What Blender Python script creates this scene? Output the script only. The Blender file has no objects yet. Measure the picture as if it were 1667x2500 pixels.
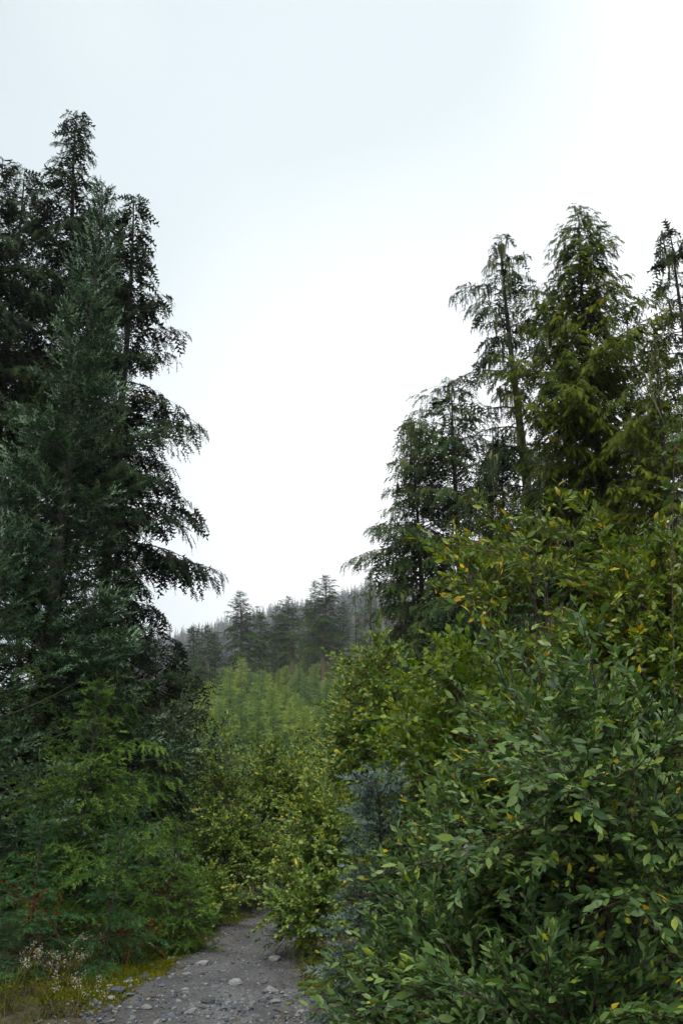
import bpy, math, random
import numpy as np

# ------------------------------------------------------------------ camera, sky, sun, exposure
SC = bpy.context.scene
COL = SC.collection
FPX, CX, CY, HORIZON = 2200.0, 833.5, 1250.0, 1950.0
CAM_H = 1.6
PITCH = math.atan((HORIZON - CY) / FPX)
cd = bpy.data.cameras.new('camera')
cd.sensor_fit = 'VERTICAL'
cd.sensor_height = 36.0
cd.lens = FPX / 2500.0 * 36.0
cd.clip_end = 6000.0
cam = bpy.data.objects.new('camera', cd)
COL.objects.link(cam)
cam.location = (0, 0, CAM_H)
cam.rotation_euler = (math.pi / 2 + PITCH, 0, 0)
SC.camera = cam

SUN_EL, SUN_AZ = math.radians(60), math.radians(-174)     # behind thin cloud, over the viewer's shoulder
w = bpy.data.worlds.new('World')
SC.world = w
w.use_nodes = True
nt = w.node_tree
nt.nodes.clear()
N = nt.nodes.new
out = N('ShaderNodeOutputWorld')
bg = N('ShaderNodeBackground')
sky = N('ShaderNodeTexSky')
sky.sky_type = 'NISHITA'
sky.sun_disc = False
sky.sun_elevation = SUN_EL
sky.sun_rotation = SUN_AZ
sky.air_density = 1.0
sky.dust_density = 2.0
tc = N('ShaderNodeTexCoord')
noi = N('ShaderNodeTexNoise')
noi.inputs['Scale'].default_value = 1.1
noi.inputs['Detail'].default_value = 1.6
noi.inputs['Roughness'].default_value = 0.45
cr = N('ShaderNodeValToRGB')
cr.color_ramp.elements[0].position = 0.36
cr.color_ramp.elements[0].color = (0.565, 0.655, 0.685, 1)
cr.color_ramp.elements[1].position = 0.59
cr.color_ramp.elements[1].color = (1.17, 1.18, 1.18, 1)
dot = N('ShaderNodeVectorMath'); dot.operation = 'DOT_PRODUCT'
se, ce = math.sin(math.radians(30)), math.cos(math.radians(30))
dot.inputs[1].default_value = (0.12 * ce, 0.99 * ce, se)      # thinnest cloud lies ahead over the valley
gl = N('ShaderNodeMapRange')
gl.inputs['From Min'].default_value = 0.72
gl.inputs['From Max'].default_value = 1.0
gl.inputs['To Min'].default_value = 0.0
gl.inputs['To Max'].default_value = 0.22
gl.interpolation_type = 'SMOOTHSTEP'
addg = N('ShaderNodeMixRGB'); addg.blend_type = 'ADD'; addg.inputs[0].default_value = 1.0
scs = N('ShaderNodeMixRGB'); scs.blend_type = 'MULTIPLY'; scs.inputs[0].default_value = 1.0
scs.inputs[2].default_value = (0.10, 0.10, 0.10, 1)
mixs = N('ShaderNodeMixRGB'); mixs.inputs[0].default_value = 0.10
L = nt.links.new
off = N('ShaderNodeVectorMath'); off.operation = 'ADD'
off.inputs[1].default_value = (-0.84, 3.47, -2.63)      # drifts the cloud sheet
L(tc.outputs['Generated'], off.inputs[0]); L(off.outputs[0], noi.inputs['Vector'])
L(noi.outputs['Fac'], cr.inputs[0])
L(tc.outputs['Generated'], dot.inputs[0])
L(dot.outputs['Value'], gl.inputs['Value'])
L(cr.outputs[0], addg.inputs[1]); L(gl.outputs[0], addg.inputs[2])
L(sky.outputs[0], scs.inputs[1])
L(addg.outputs[0], mixs.inputs[1]); L(scs.outputs[0], mixs.inputs[2])
L(mixs.outputs[0], bg.inputs['Color'])
bg.inputs['Strength'].default_value = 0.585
L(bg.outputs[0], out.inputs['Surface'])

sd = bpy.data.lights.new('sun', 'SUN')
sd.energy = 1.5
sd.angle = math.radians(18)
sd.color = (1.0, 0.96, 0.9)
sun = bpy.data.objects.new('sun', sd)
COL.objects.link(sun)
sun.rotation_euler = (math.pi / 2 - SUN_EL, 0, math.pi - SUN_AZ)
sun.location = (0, 0, 60)

vs = SC.view_settings
SC.display_settings.display_device = 'sRGB'
vs.view_transform = 'Standard'
vs.look = 'None'
vs.exposure = 1.0
vs.gamma = 1.0
vs.use_curve_mapping = False
cyc = SC.cycles
cyc.max_bounces = 6
cyc.diffuse_bounces = 3
cyc.glossy_bounces = 2
cyc.transmission_bounces = 4
cyc.volume_bounces = 2
cyc.transparent_max_bounces = 4
cyc.use_denoising = True
cyc.use_adaptive_sampling = True
cyc.adaptive_threshold = 0.02

# ------------------------------------------------------------------ helpers
UP = np.array([0.0, 0.0, 1.0])
CAMP = np.array([0.0, 0.0, CAM_H])
cP, sP = math.cos(PITCH), math.sin(PITCH)


def at(px, py, D):
    """point at photo pixel, D metres ahead"""
    u, v = (px - CX) / FPX, (CY - py) / FPX
    k = D / (cP - v * sP)
    return np.array([u * k, D, CAM_H + (sP + v * cP) * k])


def to_px(P):
    P = np.atleast_2d(P) - CAMP
    f = P[:, 1] * cP + P[:, 2] * sP
    up = -P[:, 1] * sP + P[:, 2] * cP
    f = np.maximum(f, 0.01)
    return CX + FPX * P[:, 0] / f, CY - FPX * up / f, f


def nrm(a):
    return a / np.maximum(np.linalg.norm(a, axis=-1, keepdims=True), 1e-9)


def prof(x, xs, ys):
    return np.interp(x, xs, ys)


PROF_D = [-60, 0, 7, 12.4, 14.5, 25, 50, 80, 130, 180, 250, 400, 900, 1500, 1700, 1900]
PROF_Z = [0, 0, 0, 0.06, -0.12, 0.0, 1.0, 4.0, 12.5, 20, 29, 54, 172, 322, 300, 260]


def ground_z(x, y):
    x = np.asarray(x, float); y = np.asarray(y, float)
    z = prof(y, PROF_D, PROF_Z)
    k = np.clip((y - 70) / 380, 0, 1)
    z = z + k * 0.25 * np.clip(x, -700, 700)
    n = np.clip((y - 15) / 40, 0, 1)
    z = z + n * (0.25 * np.sin(x * 0.31 + y * 0.17) + 0.2 * np.sin(x * 0.13 - y * 0.21))
    # verges beside the track rise a little
    d = np.abs(x - path_x(y))
    near = np.clip((60 - y) / 30, 0, 1)
    z = z + near * 0.28 * np.clip((d - 1.5) / 2.5, 0, 1) ** 1.5
    z = z + near * 0.018 * (np.sin(x * 5.1 + y * 3.3) + np.sin(x * 7.7 - y * 6.1))
    return z


def path_x(y):
    y = np.asarray(y, float)
    return -1.0 + 0.05 * np.sin(y * 0.6) + 0.15 * np.clip((7 - y) / 7, 0, 1)


def path_hw(y):
    return prof(y, [-60, 6, 8.5, 10.5, 12.4, 15, 22, 60], [1.5, 1.06, 0.88, 0.66, 0.48, 0.42, 0.45, 0.45])


class Acc:
    def __init__(s):
        s.v, s.f, s.t, s.n = [], [], [], 0

    def add(s, v, f, t):
        v = np.asarray(v, float).reshape(-1, 3); f = np.asarray(f, int).reshape(-1, 3)
        t = np.broadcast_to(np.asarray(t, float), (len(v),))
        s.v.append(v); s.f.append(f + s.n); s.t.append(t); s.n += len(v)

    def arrays(s):
        return np.concatenate(s.v), np.concatenate(s.f), np.concatenate(s.t)

    def mesh(s, name, smooth=False):
        v, f, t = s.arrays()
        return mesh_of(name, v, f, t, smooth)


def mesh_of(name, v, f, t, smooth=False):
    m = bpy.data.meshes.new(name)
    m.vertices.add(len(v)); m.loops.add(len(f) * 3); m.polygons.add(len(f))
    m.vertices.foreach_set('co', np.asarray(v, np.float32).ravel())
    m.loops.foreach_set('vertex_index', np.asarray(f, np.int32).ravel())
    m.polygons.foreach_set('loop_start', np.arange(0, len(f) * 3, 3, dtype=np.int32))
    m.polygons.foreach_set('use_smooth', np.full(len(f), smooth, dtype=bool))
    a = m.attributes.new('tint', 'FLOAT', 'POINT')
    a.data.foreach_set('value', np.asarray(t, np.float32))
    m.update(calc_edges=True)
    return m


def ob(name, data, mat=None, parent=None, loc=None, label=None, cat=None, group=None, kind=None):
    o = bpy.data.objects.new(name, data)
    COL.objects.link(o)
    if data is not None and mat is not None and not data.materials:
        data.materials.append(mat)
    if parent is not None:
        o.parent = parent
    if loc is not None:
        o.location = tuple(float(q) for q in loc)
    if label: o['label'] = label
    if cat: o['category'] = cat
    if group: o['group'] = group
    if kind: o['kind'] = kind
    return o


def place(T, F, o, d, s, n, sc, tint):
    """many copies of a template: d,s,n frames (k,3), sc (k,) or (k,3)"""
    k = len(o)
    sc = np.asarray(sc, float)
    if sc.ndim == 1:
        sc = np.stack([sc, sc, sc], 1)
    V = (o[:, None, :] + T[None, :, 0:1] * (d * sc[:, 0:1])[:, None, :]
         + T[None, :, 1:2] * (s * sc[:, 1:2])[:, None, :] + T[None, :, 2:3] * (n * sc[:, 2:3])[:, None, :])
    FF = F[None] + (np.arange(k) * len(T))[:, None, None]
    return V.reshape(-1, 3), FF.reshape(-1, 3), np.repeat(tint, len(T))


def tubes(P, R, k=5):
    """P (n,m,3) polylines, R (n,m) radii"""
    n, m, _ = P.shape
    T = nrm(np.gradient(P, axis=1))
    ref = np.where(np.abs(T[..., 2:3]) > 0.9, np.array([1.0, 0, 0]), UP)
    A = nrm(np.cross(T, ref)); B = np.cross(T, A)
    th = np.arange(k) * 2 * math.pi / k
    V = P[:, :, None, :] + R[:, :, None, None] * (np.cos(th)[None, None, :, None] * A[:, :, None, :] + np.sin(th)[None, None, :, None] * B[:, :, None, :])
    i = np.arange(m - 1)[:, None]; j = np.arange(k)[None]
    a = i * k + j; b = i * k + (j + 1) % k
    F = np.stack([np.stack([a, b, b + k], -1), np.stack([a, b + k, a + k], -1)], 2).reshape(-1, 3)
    FF = F[None] + (np.arange(n) * m * k)[:, None, None]
    return V.reshape(-1, 3), FF.reshape(-1, 3)


# ---- templates -----------------------------------------------------------
def tmpl_fir(rng, n=12, nl=0.36, w=0.14):
    v, f = [], []
    for i in range(n):
        x = (i + 0.5) / n * 0.95
        ph = rng.uniform(-0.35 * math.pi, 1.35 * math.pi)
        fwd = 0.55 + 0.9 * x * x
        dirv = np.array([fwd, math.cos(ph), math.sin(ph) * 0.8]); dirv /= np.linalg.norm(dirv)
        l = nl * rng.uniform(0.75, 1.15) * (1.0 - 0.25 * x)
        b = np.array([x, 0, 0])
        v += [b - [w / 2, 0, 0], b + [w / 2, 0, 0], b + dirv * l]
        f.append([3 * i, 3 * i + 1, 3 * i + 2])
    return np.array(v), np.array(f)


def tmpl_hem(rng, n=10, nl=0.30, w=0.19, bend=0.25):
    v, f = [], []
    for i in range(n):
        x = (i + 0.5) / n
        sgn = 1 if i % 2 else -1
        dirv = np.array([0.45 + 0.8 * (x > 0.9), sgn * 1.0, rng.uniform(-0.35, 0.35)]); dirv /= np.linalg.norm(dirv)
        l = nl * rng.uniform(0.7, 1.2) * (1.15 - 0.5 * x)
        b = np.array([x, 0, -bend * x * x])
        v += [b - [w / 2, 0, 0], b + [w / 2, 0, 0], b + dirv * l]
        f.append([3 * i, 3 * i + 1, 3 * i + 2])
    return np.array(v), np.array(f)


def tmpl_cedar(rng, n=8):
    v, f = [], []
    for i in range(n):
        x = (i + 0.3) / n * 0.8
        sgn = 1 if i % 2 else -1
        dirv = np.array([1.0, sgn * 0.75 * (i < n - 1), rng.uniform(-0.3, 0.2)]); dirv /= np.linalg.norm(dirv)
        l = 0.42 * rng.uniform(0.7, 1.2) * (1.1 - 0.5 * x)
        b = np.array([x, 0, -0.3 * x * x]); sd_ = np.array([-dirv[1], dirv[0], 0]) * 0.07
        tip = b + dirv * l + [0, 0, -0.10]
        v += [b + sd_, b - sd_, tip]
        f.append([3 * i, 3 * i + 1, 3 * i + 2])
    return np.array(v), np.array(f)


def tmpl_leaf(width=0.32, curl=0.14, fold=0.05, xs=(0.28, 0.62)):
    a, b = xs
    z = lambda x: -curl * x * x
    v = [[0, 0, 0], [a, 0, z(a) - fold], [b, 0, z(b) - fold], [1, 0, z(1)],
         [a, width / 2 * .92, z(a)], [b, width / 2, z(b)], [a, -width / 2 * .92, z(a)], [b, -width / 2, z(b)]]
    f = [[0, 6, 1], [0, 1, 4], [1, 6, 7], [1, 7, 2], [1, 2, 5], [1, 5, 4], [2, 7, 3], [2, 3, 5]]
    return np.array(v, float), np.array(f)


def tmpl_leaf_lo(width=0.5):
    v = [[0, 0, 0], [0.5, width / 2, 0.05], [1, 0, -0.08], [0.5, -width / 2, 0.05]]
    return np.array(v, float), np.array([[0, 2, 1], [0, 3, 2]])


TR = np.random.default_rng(5)
FIR = [tmpl_fir(TR) for _ in range(4)]
FIR_HI = [tmpl_fir(TR, 20, 0.30, 0.10) for _ in range(4)]
FIR_LO = [tmpl_fir(TR, 9, 0.45, 0.26) for _ in range(3)]
HEM = [tmpl_hem(TR) for _ in range(4)]
HEM_LO = [tmpl_hem(TR, 7, 0.4, 0.26) for _ in range(3)]
CED = [tmpl_cedar(TR) for _ in range(4)]
CED_LO = [tmpl_cedar(TR, 6) for _ in range(3)]
LEAF_WIL = [tmpl_leaf(0.40, c, 0.05) for c in (0.02, 0.16, 0.3)]
LEAF_ALD = [tmpl_leaf(0.58, c, 0.06, (0.3, 0.65)) for c in (0.05, 0.2)]
LEAF_LO = [tmpl_leaf_lo(0.55), tmpl_leaf_lo(0.7)]


# ---- materials -----------------------------------------------------------
def new_mat(name):
    m = bpy.data.materials.new(name)
    m.use_nodes = True
    t = m.node_tree
    b = t.nodes['Principled BSDF']
    return m, t, b


def foliage(name, stops, rough=0.62, spec=0.10, trans=0.25, clump=1.2, tcol=(1.25, 1.3, 0.55), plant=0.0, bend=0.55):
    """stops: colour over the per-shoot tint 0..1; a slow noise shifts whole boughs"""
    m, t, b = new_mat(name)
    N, L = t.nodes.new, t.links.new
    at_ = N('ShaderNodeAttribute'); at_.attribute_name = 'tint'
    tcn = N('ShaderNodeTexCoord')
    nz = N('ShaderNodeTexNoise'); nz.inputs['Scale'].default_value = clump; nz.inputs['Detail'].default_value = 2
    L(tcn.outputs['Object'], nz.inputs['Vector'])
    ma = N('ShaderNodeMath'); ma.operation = 'MULTIPLY_ADD'
    L(nz.outputs['Fac'], ma.inputs[0]); ma.inputs[1].default_value = 0.30; ma.inputs[2].default_value = -0.15
    ad = N('ShaderNodeMath'); ad.operation = 'ADD'; ad.use_clamp = True
    oi = N('ShaderNodeObjectInfo')
    mr = N('ShaderNodeMath'); mr.operation = 'MULTIPLY_ADD'; L(oi.outputs['Random'], mr.inputs[0]); mr.inputs[1].default_value = plant; mr.inputs[2].default_value = -plant / 2
    a2 = N('ShaderNodeMath'); a2.operation = 'ADD'; L(mr.outputs[0], a2.inputs[0]); L(ma.outputs[0], a2.inputs[1])
    L(at_.outputs['Fac'], ad.inputs[0]); L(a2.outputs[0], ad.inputs[1])
    rp = N('ShaderNodeValToRGB')
    els = rp.color_ramp.elements
    while len(els) < len(stops): els.new(0.5)
    for e, (p, c) in zip(els, stops):
        e.position = p; e.color = (*c, 1)
    L(ad.outputs[0], rp.inputs[0])
    hs = N('ShaderNodeHueSaturation'); hs.inputs['Saturation'].default_value = 1.28
    L(rp.outputs[0], hs.inputs['Color'])
    rp = hs
    L(rp.outputs[0], b.inputs['Base Color'])
    b.inputs['Roughness'].default_value = rough
    b.inputs['Specular IOR Level'].default_value = spec
    # a shoot is a brush of needles or leaves: its mean normal leans outward and up from the stem
    geo = N('ShaderNodeNewGeometry')
    vm = N('ShaderNodeVectorMath'); vm.operation = 'MULTIPLY'; vm.inputs[1].default_value = (1, 1, 0)
    L(tcn.outputs['Object'], vm.inputs[0])
    vn = N('ShaderNodeVectorMath'); vn.operation = 'NORMALIZE'; L(vm.outputs[0], vn.inputs[0])
    vs_ = N('ShaderNodeVectorMath'); vs_.operation = 'SCALE'; vs_.inputs['Scale'].default_value = 0.6; L(vn.outputs[0], vs_.inputs[0])
    va = N('ShaderNodeVectorMath'); va.operation = 'ADD'; va.inputs[1].default_value = (0, 0, 0.75); L(vs_.outputs[0], va.inputs[0])
    vt = N('ShaderNodeVectorTransform'); vt.vector_type = 'NORMAL'; vt.convert_from = 'OBJECT'; vt.convert_to = 'WORLD'; L(va.outputs[0], vt.inputs[0])
    vtn = N('ShaderNodeVectorMath'); vtn.operation = 'NORMALIZE'; L(vt.outputs[0], vtn.inputs[0])
    mxn = N('ShaderNodeMix'); mxn.data_type = 'VECTOR'; mxn.inputs['Factor'].default_value = bend
    L(geo.outputs['Normal'], mxn.inputs[4]); L(vtn.outputs[0], mxn.inputs[5])
    vfn = N('ShaderNodeVectorMath'); vfn.operation = 'NORMALIZE'; L(mxn.outputs[1], vfn.inputs[0])
    L(vfn.outputs[0], b.inputs['Normal'])
    if trans > 0:
        tl = N('ShaderNodeBsdfTranslucent')
        mu = N('ShaderNodeMixRGB'); mu.blend_type = 'MULTIPLY'; mu.inputs[0].default_value = 1
        mu.inputs[2].default_value = (*tcol, 1)
        L(rp.outputs[0], mu.inputs[1]); L(mu.outputs[0], tl.inputs['Color'])
        mx = N('ShaderNodeMixShader'); mx.inputs[0].default_value = trans
        L(b.outputs[0], mx.inputs[1]); L(tl.outputs[0], mx.inputs[2])
        L(mx.outputs[0], t.nodes['Material Output'].inputs['Surface'])
    return m


def bark(name, c1, c2, sx=9.0, sz=1.6):
    m, t, b = new_mat(name)
    N, L = t.nodes.new, t.links.new
    tcn = N('ShaderNodeTexCoord'); mp = N('ShaderNodeMapping')
    mp.inputs['Scale'].default_value = (sx, sx, sz)
    L(tcn.outputs['Object'], mp.inputs['Vector'])
    nz = N('ShaderNodeTexNoise'); nz.inputs['Scale'].default_value = 2.5; nz.inputs['Detail'].default_value = 6
    L(mp.outputs[0], nz.inputs['Vector'])
    rp = N('ShaderNodeValToRGB')
    rp.color_ramp.elements[0].position = 0.35; rp.color_ramp.elements[0].color = (*c1, 1)
    rp.color_ramp.elements[1].position = 0.7; rp.color_ramp.elements[1].color = (*c2, 1)
    L(nz.outputs['Fac'], rp.inputs[0]); L(rp.outputs[0], b.inputs['Base Color'])
    bp = N('ShaderNodeBump'); bp.inputs['Strength'].default_value = 0.8; bp.inputs['Distance'].default_value = 0.03
    L(nz.outputs['Fac'], bp.inputs['Height']); L(bp.outputs[0], b.inputs['Normal'])
    b.inputs['Roughness'].default_value = 0.9
    return m


M = {}
M['fir'] = foliage('fir_needles', [(0, (.010, .021, .011)), (.45, (.023, .043, .022)), (.72, (.080, .125, .080)), (1, (.205, .275, .200))], trans=0.15)
M['young_fir'] = foliage('young_fir_needles', [(0, (.028, .054, .018)), (.5, (.072, .120, .040)), (1, (.180, .250, .090))], trans=0.25)
M['blue_spruce'] = foliage('spruce_needles', [(0, (.034, .052, .045)), (.5, (.080, .112, .098)), (1, (.195, .240, .218))], trans=0.1)
M['dark_spruce'] = foliage('dark_spruce_needles', [(0, (.016, .040, .018)), (.5, (.044, .088, .040)), (1, (.110, .180, .085))], trans=0.15)
M['hem'] = foliage('hemlock_needles', [(0, (.010, .017, .008)), (.55, (.022, .034, .015)), (1, (.058, .078, .030))], trans=0.1)
M['hem_r'] = foliage('mossy_hemlock_needles', [(0, (.022, .040, .018)), (.5, (.055, .082, .036)), (.8, (.110, .128, .055)), (1, (.17, .175, .090))], trans=0.2)
M['cedar'] = foliage('cedar_scales', [(0, (.022, .036, .011)), (.4, (.056, .074, .020)), (.82, (.125, .142, .036)), (.93, (.17, .15, .03)), (.985, (.19, .065, .02)), (1, (.19, .060, .02))], trans=0.3)
M['far_fir'] = foliage('far_needles', [(0, (.022, .044, .016)), (.5, (.052, .086, .032)), (1, (.125, .160, .065))], trans=0.12, spec=.04, clump=0.3, plant=0.3)
M['sapling'] = foliage('sapling_needles', [(0, (.085, .135, .072)), (.35, (.18, .26, .135)), (.7, (.25, .32, .11)), (1, (.36, .42, .17))], trans=0.3, clump=0.5, plant=0.8)
M['under'] = foliage('slope_needles', [(0, (.065, .095, .012)), (.5, (.150, .190, .028)), (1, (.30, .31, .06))], trans=0.25, clump=0.5, plant=0.5)
M['ridge'] = foliage('ridge_needles', [(0, (.008, .011, .012)), (.5, (.015, .018, .020)), (1, (.032, .030, .034))], trans=0.0, spec=.03, clump=0.02)
M['willow'] = foliage('willow_leaf', [(0, (.028, .056, .022)), (.40, (.066, .112, .046)), (.75, (.150, .210, .085)), (.95, (.22, .26, .07)), (1, (.36, .28, .04))], rough=0.42, spec=0.32, trans=0.25, bend=0.3)
M['willow_y'] = foliage('yellowing_willow_leaf', [(0, (.052, .085, .020)), (.45, (.098, .145, .040)), (.75, (.18, .215, .050)), (.9, (.38, .30, .03)), (1, (.45, .24, .03))], rough=0.42, spec=0.4, trans=0.3, bend=0.3)
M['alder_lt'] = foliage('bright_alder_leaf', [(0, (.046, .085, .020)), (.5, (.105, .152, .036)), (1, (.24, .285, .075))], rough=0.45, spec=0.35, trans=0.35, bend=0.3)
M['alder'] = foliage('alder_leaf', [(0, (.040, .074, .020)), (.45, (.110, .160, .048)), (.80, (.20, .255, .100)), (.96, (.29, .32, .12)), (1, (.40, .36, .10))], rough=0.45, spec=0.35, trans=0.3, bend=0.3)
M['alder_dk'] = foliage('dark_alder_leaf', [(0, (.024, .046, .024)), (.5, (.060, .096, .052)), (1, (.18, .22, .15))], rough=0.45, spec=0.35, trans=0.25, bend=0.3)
M['red_leaf'] = foliage('red_leaf', [(0, (.030, .015, .008)), (.5, (.065, .028, .012)), (1, (.14, .055, .018))], trans=0.3, tcol=(1.2, .9, .5))
M['dry'] = foliage('dry_stalk', [(0, (.045, .04, .018)), (.5, (.095, .085, .035)), (1, (.17, .15, .06))], trans=0.2)
M['herb'] = foliage('herb_leaf', [(0, (.03, .048, .012)), (.5, (.075, .10, .022)), (.85, (.12, .13, .03)), (1, (.19, .15, .03))], trans=0.3)
M['litter'] = foliage('fallen_leaf', [(0, (.05, .032, .018)), (.6, (.13, .085, .035)), (1, (.26, .18, .05))], trans=0.1, bend=0.2)
M['seed'] = foliage('seed_fluff', [(0, (.18, .16, .12)), (1, (.42, .40, .33))], trans=0.2, tcol=(1, 1, 1))
M['lichen'] = foliage('beard_lichen', [(0, (.09, .10, .055)), (1, (.19, .20, .12))], trans=0.2, tcol=(1, 1, .9))
M['bark_hem'] = bark('hemlock_bark', (.022, .016, .013), (.062, .048, .042))
M['bark_fir'] = bark('fir_bark', (.022, .018, .014), (.060, .048, .038))
M['bark_red'] = bark('red_bark', (.10, .060, .045), (.24, .155, .12))
M['bark_grey'] = bark('grey_bark', (.10, .095, .085), (.26, .245, .22))
M['twig'] = bark('twig_bark', (.035, .024, .016), (.11, .075, .05), 20, 20)
M['twig_red'] = bark('red_twig_bark', (.12, .05, .03), (.24, .10, .06), 20, 20)


# ------------------------------------------------------------------ conifers
def conifer(rng, H, R, clear=0.05, p=0.85, nb=110, e0=(-10, 45), droop=(15, 10), tipup=0.0,
            bl_sp=0.10, bl_ratio=0.42, bl_max=0.8, bl_ang=52, bl_droop=0.25, hang=0.0, tw_sp=0.07, tw_len=0.11,
            temps=FIR, lean=(0, 0), nod=0.0, trunk_r=None, gap=0.0, patch=0.35, newtip=0.25, facing=None,
            back_keep=0.55, shape=None, zc=None, limb_r=1.0, top_min=0.12, tk=0.0, base=None, thick=5, hang_var=0.5, tsc=0.75):
    """returns (trunk tube, limb tube, foliage) arrays, base at the origin"""
    lean = np.asarray(lean, float)
    wig = rng.uniform(-1, 1, 4) * 0.012 * H
    def axis(z):
        q = np.asarray(z, float) / H
        x = lean[0] * z + wig[0] * np.sin(q * 5) + wig[1] * np.sin(q * 11) * .4 + nod * np.clip(q - 0.965, 0, 1) ** 1.5 * H * 7
        y = lean[1] * z + wig[2] * np.sin(q * 4 + 1) - wig[2] * math.sin(1)
        return np.stack([x, y, z - abs(nod) * np.clip(q - 0.98, 0, 1) * H * .6], -1)
    tr = trunk_r or H * (0.0105 if H > 7 else 0.0065)
    zz = np.linspace(0, H, 26)
    tp = axis(zz)[None]
    trunk = tubes(tp, (tr * (1 - zz / H) ** 0.8 + 0.006 + tr * 0.5 * np.exp(-zz / (tr * 3)))[None], 9)
    # branches
    c0 = clear * H
    t = np.sort((np.arange(nb) + rng.uniform(0, 1, nb)) / nb)
    t = 1 - (1 - t) ** 1.15
    z = c0 + t * (H - c0) * 0.995
    az = np.arange(nb) * 2.39996 + rng.uniform(-0.5, 0.5, nb)
    if shape is None:
        rr = (1 - t) ** p * np.minimum(1, 0.55 + 3.0 * t)
    else:
        rr = np.interp(t, *shape)
    ph = rng.uniform(0, 6.28, 6)
    lump = 1 + patch * (0.6 * np.sin(az * 2 + t * 17 + ph[0]) + 0.6 * np.sin(az * 3 - t * 31 + ph[1]) * .7)
    Lb = R * rr * lump * rng.uniform(0.72, 1.12, nb)
    Lb = np.maximum(Lb, top_min)
    keep = rng.uniform(0, 1, nb) > gap
    z, t, az, Lb = z[keep], t[keep], az[keep], Lb[keep]
    nb = len(z)
    S = 11
    s = np.linspace(0, 1, S)
    el0 = np.radians(e0[0] + (e0[1] - e0[0]) * t ** 1.3 + rng.normal(0, 6, nb))
    dr = np.radians(droop[0] + (droop[1] - droop[0]) * t + rng.normal(0, 6, nb))
    el = el0[:, None] - dr[:, None] * (1.6 * s[None] ** 1.2) + np.radians(tipup) * s[None] ** 2.5
    azs = az[:, None] + np.radians(rng.normal(0, 14, nb))[:, None] * s[None]
    dv = np.stack([np.cos(el) * np.cos(azs), np.cos(el) * np.sin(azs), np.sin(el)], -1)
    st = (Lb / (S - 1))[:, None, None] * dv
    P = np.concatenate([np.zeros((nb, 1, 3)), np.cumsum(st[:, :-1], 1)], 1) + axis(z)[:, None, :]
    rad = (0.007 + 0.008 * Lb)[:, None] * limb_r * (1 - 0.9 * s[None])
    limbs = tubes(P[:, ::2], rad[:, ::2], 3)
    T = nrm(np.gradient(P, axis=1))
    # branchlets
    nbl = np.maximum(3, (Lb / bl_sp).astype(int))
    if facing is not None:
        away = np.cos(az - facing) < -0.15
        nbl = np.where(away, np.maximum(2, (nbl * back_keep).astype(int)), nbl)
    bi = np.repeat(np.arange(nb), nbl)
    k = np.concatenate([np.arange(n) for n in nbl])
    q = (k + rng.uniform(0, 1, len(k))) / nbl[bi]
    q = 0.04 + 0.96 * q
    fi = q * (S - 1); i0 = np.minimum(fi.astype(int), S - 2); fr = (fi - i0)[:, None]
    o = P[bi, i0] * (1 - fr) + P[bi, i0 + 1] * fr
    tg = nrm(T[bi, i0] * (1 - fr) + T[bi, i0 + 1] * fr)
    sd_ = nrm(np.cross(tg, UP)); nn = np.cross(sd_, tg)
    sg = np.where(k % 2 == 0, 1.0, -1.0)[:, None]
    ang = np.radians(bl_ang + rng.normal(0, 10, len(k)) - 25 * q ** 3)[:, None]
    bd = tg * np.cos(ang) + sd_ * sg * np.sin(ang) + nn * rng.normal(0.02, 0.14, (len(k), 1)) - UP * (hang * (1 - hang_var + 2 * hang_var * rng.uniform(0, 1, (len(k), 1))) * (0.5 + q[:, None]))
    bd = nrm(bd)
    env = np.sin(np.clip(q, 0, 1) ** 0.75 * math.pi * 0.86 + 0.18)
    bl = np.minimum(bl_max, bl_ratio * Lb[bi]) * np.maximum(env, 0.30) * rng.uniform(0.65, 1.15, len(k))
    bl = np.maximum(bl, tw_len * 0.8)
    # add the branch leader itself as a branchlet chain (tip)
    bi2 = np.arange(nb)
    o = np.concatenate([o, P[bi2, S - 2]]); bd = np.concatenate([bd, T[bi2, S - 1]])
    bl = np.concatenate([bl, np.maximum(Lb / (S - 1) * 1.2, tw_len)]); bi = np.concatenate([bi, bi2]); q = np.concatenate([q, np.ones(nb)])
    # twigs
    ntw = np.maximum(2, (bl / tw_sp).astype(int) + 1)
    ti = np.repeat(np.arange(len(bl)), ntw)
    kk = np.concatenate([np.arange(n) for n in ntw])
    r = (kk + 0.35) / ntw[ti]
    last = kk == ntw[ti] - 1
    dd = bd[ti]; bll = bl[ti][:, None]
    to = o[ti] + dd * bll * r[:, None] - UP * (bl_droop * bll * (r ** 2)[:, None])
    tt = nrm(dd - UP * (2 * bl_droop * r)[:, None])
    s2 = nrm(np.cross(tt, UP) + rng.normal(0, 0.12, tt.shape)); n2 = np.cross(s2, tt)
    sg2 = np.where(kk % 2 == 0, 1.0, -1.0)
    a2 = np.radians(np.where(last, rng.normal(0, 8, len(kk)), 42 + rng.normal(0, 10, len(kk))))
    td = nrm(tt * np.cos(a2)[:, None] + s2 * (sg2 * np.sin(a2))[:, None] + n2 * rng.normal(0, 0.10, (len(kk), 1)) - UP * hang * 0.8)
    ts = nrm(np.cross(n2, td)); tn = np.cross(td, ts)
    roll = rng.normal(0, 0.35, len(kk))[:, None]
    ts, tn = ts * np.cos(roll) + tn * np.sin(roll), tn * np.cos(roll) - ts * np.sin(roll)
    sc = tw_len * rng.uniform(0.7, 1.25, len(kk)) * (1 - 0.25 * r * (~last)) * (1 - 0.25 * q[ti])
    sc = sc * np.clip(tsc + (1 - tsc) * Lb[bi][ti] / (R * 0.45), tsc, 1.0)
    bt = rng.normal(0, 0.09, nb)
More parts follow.
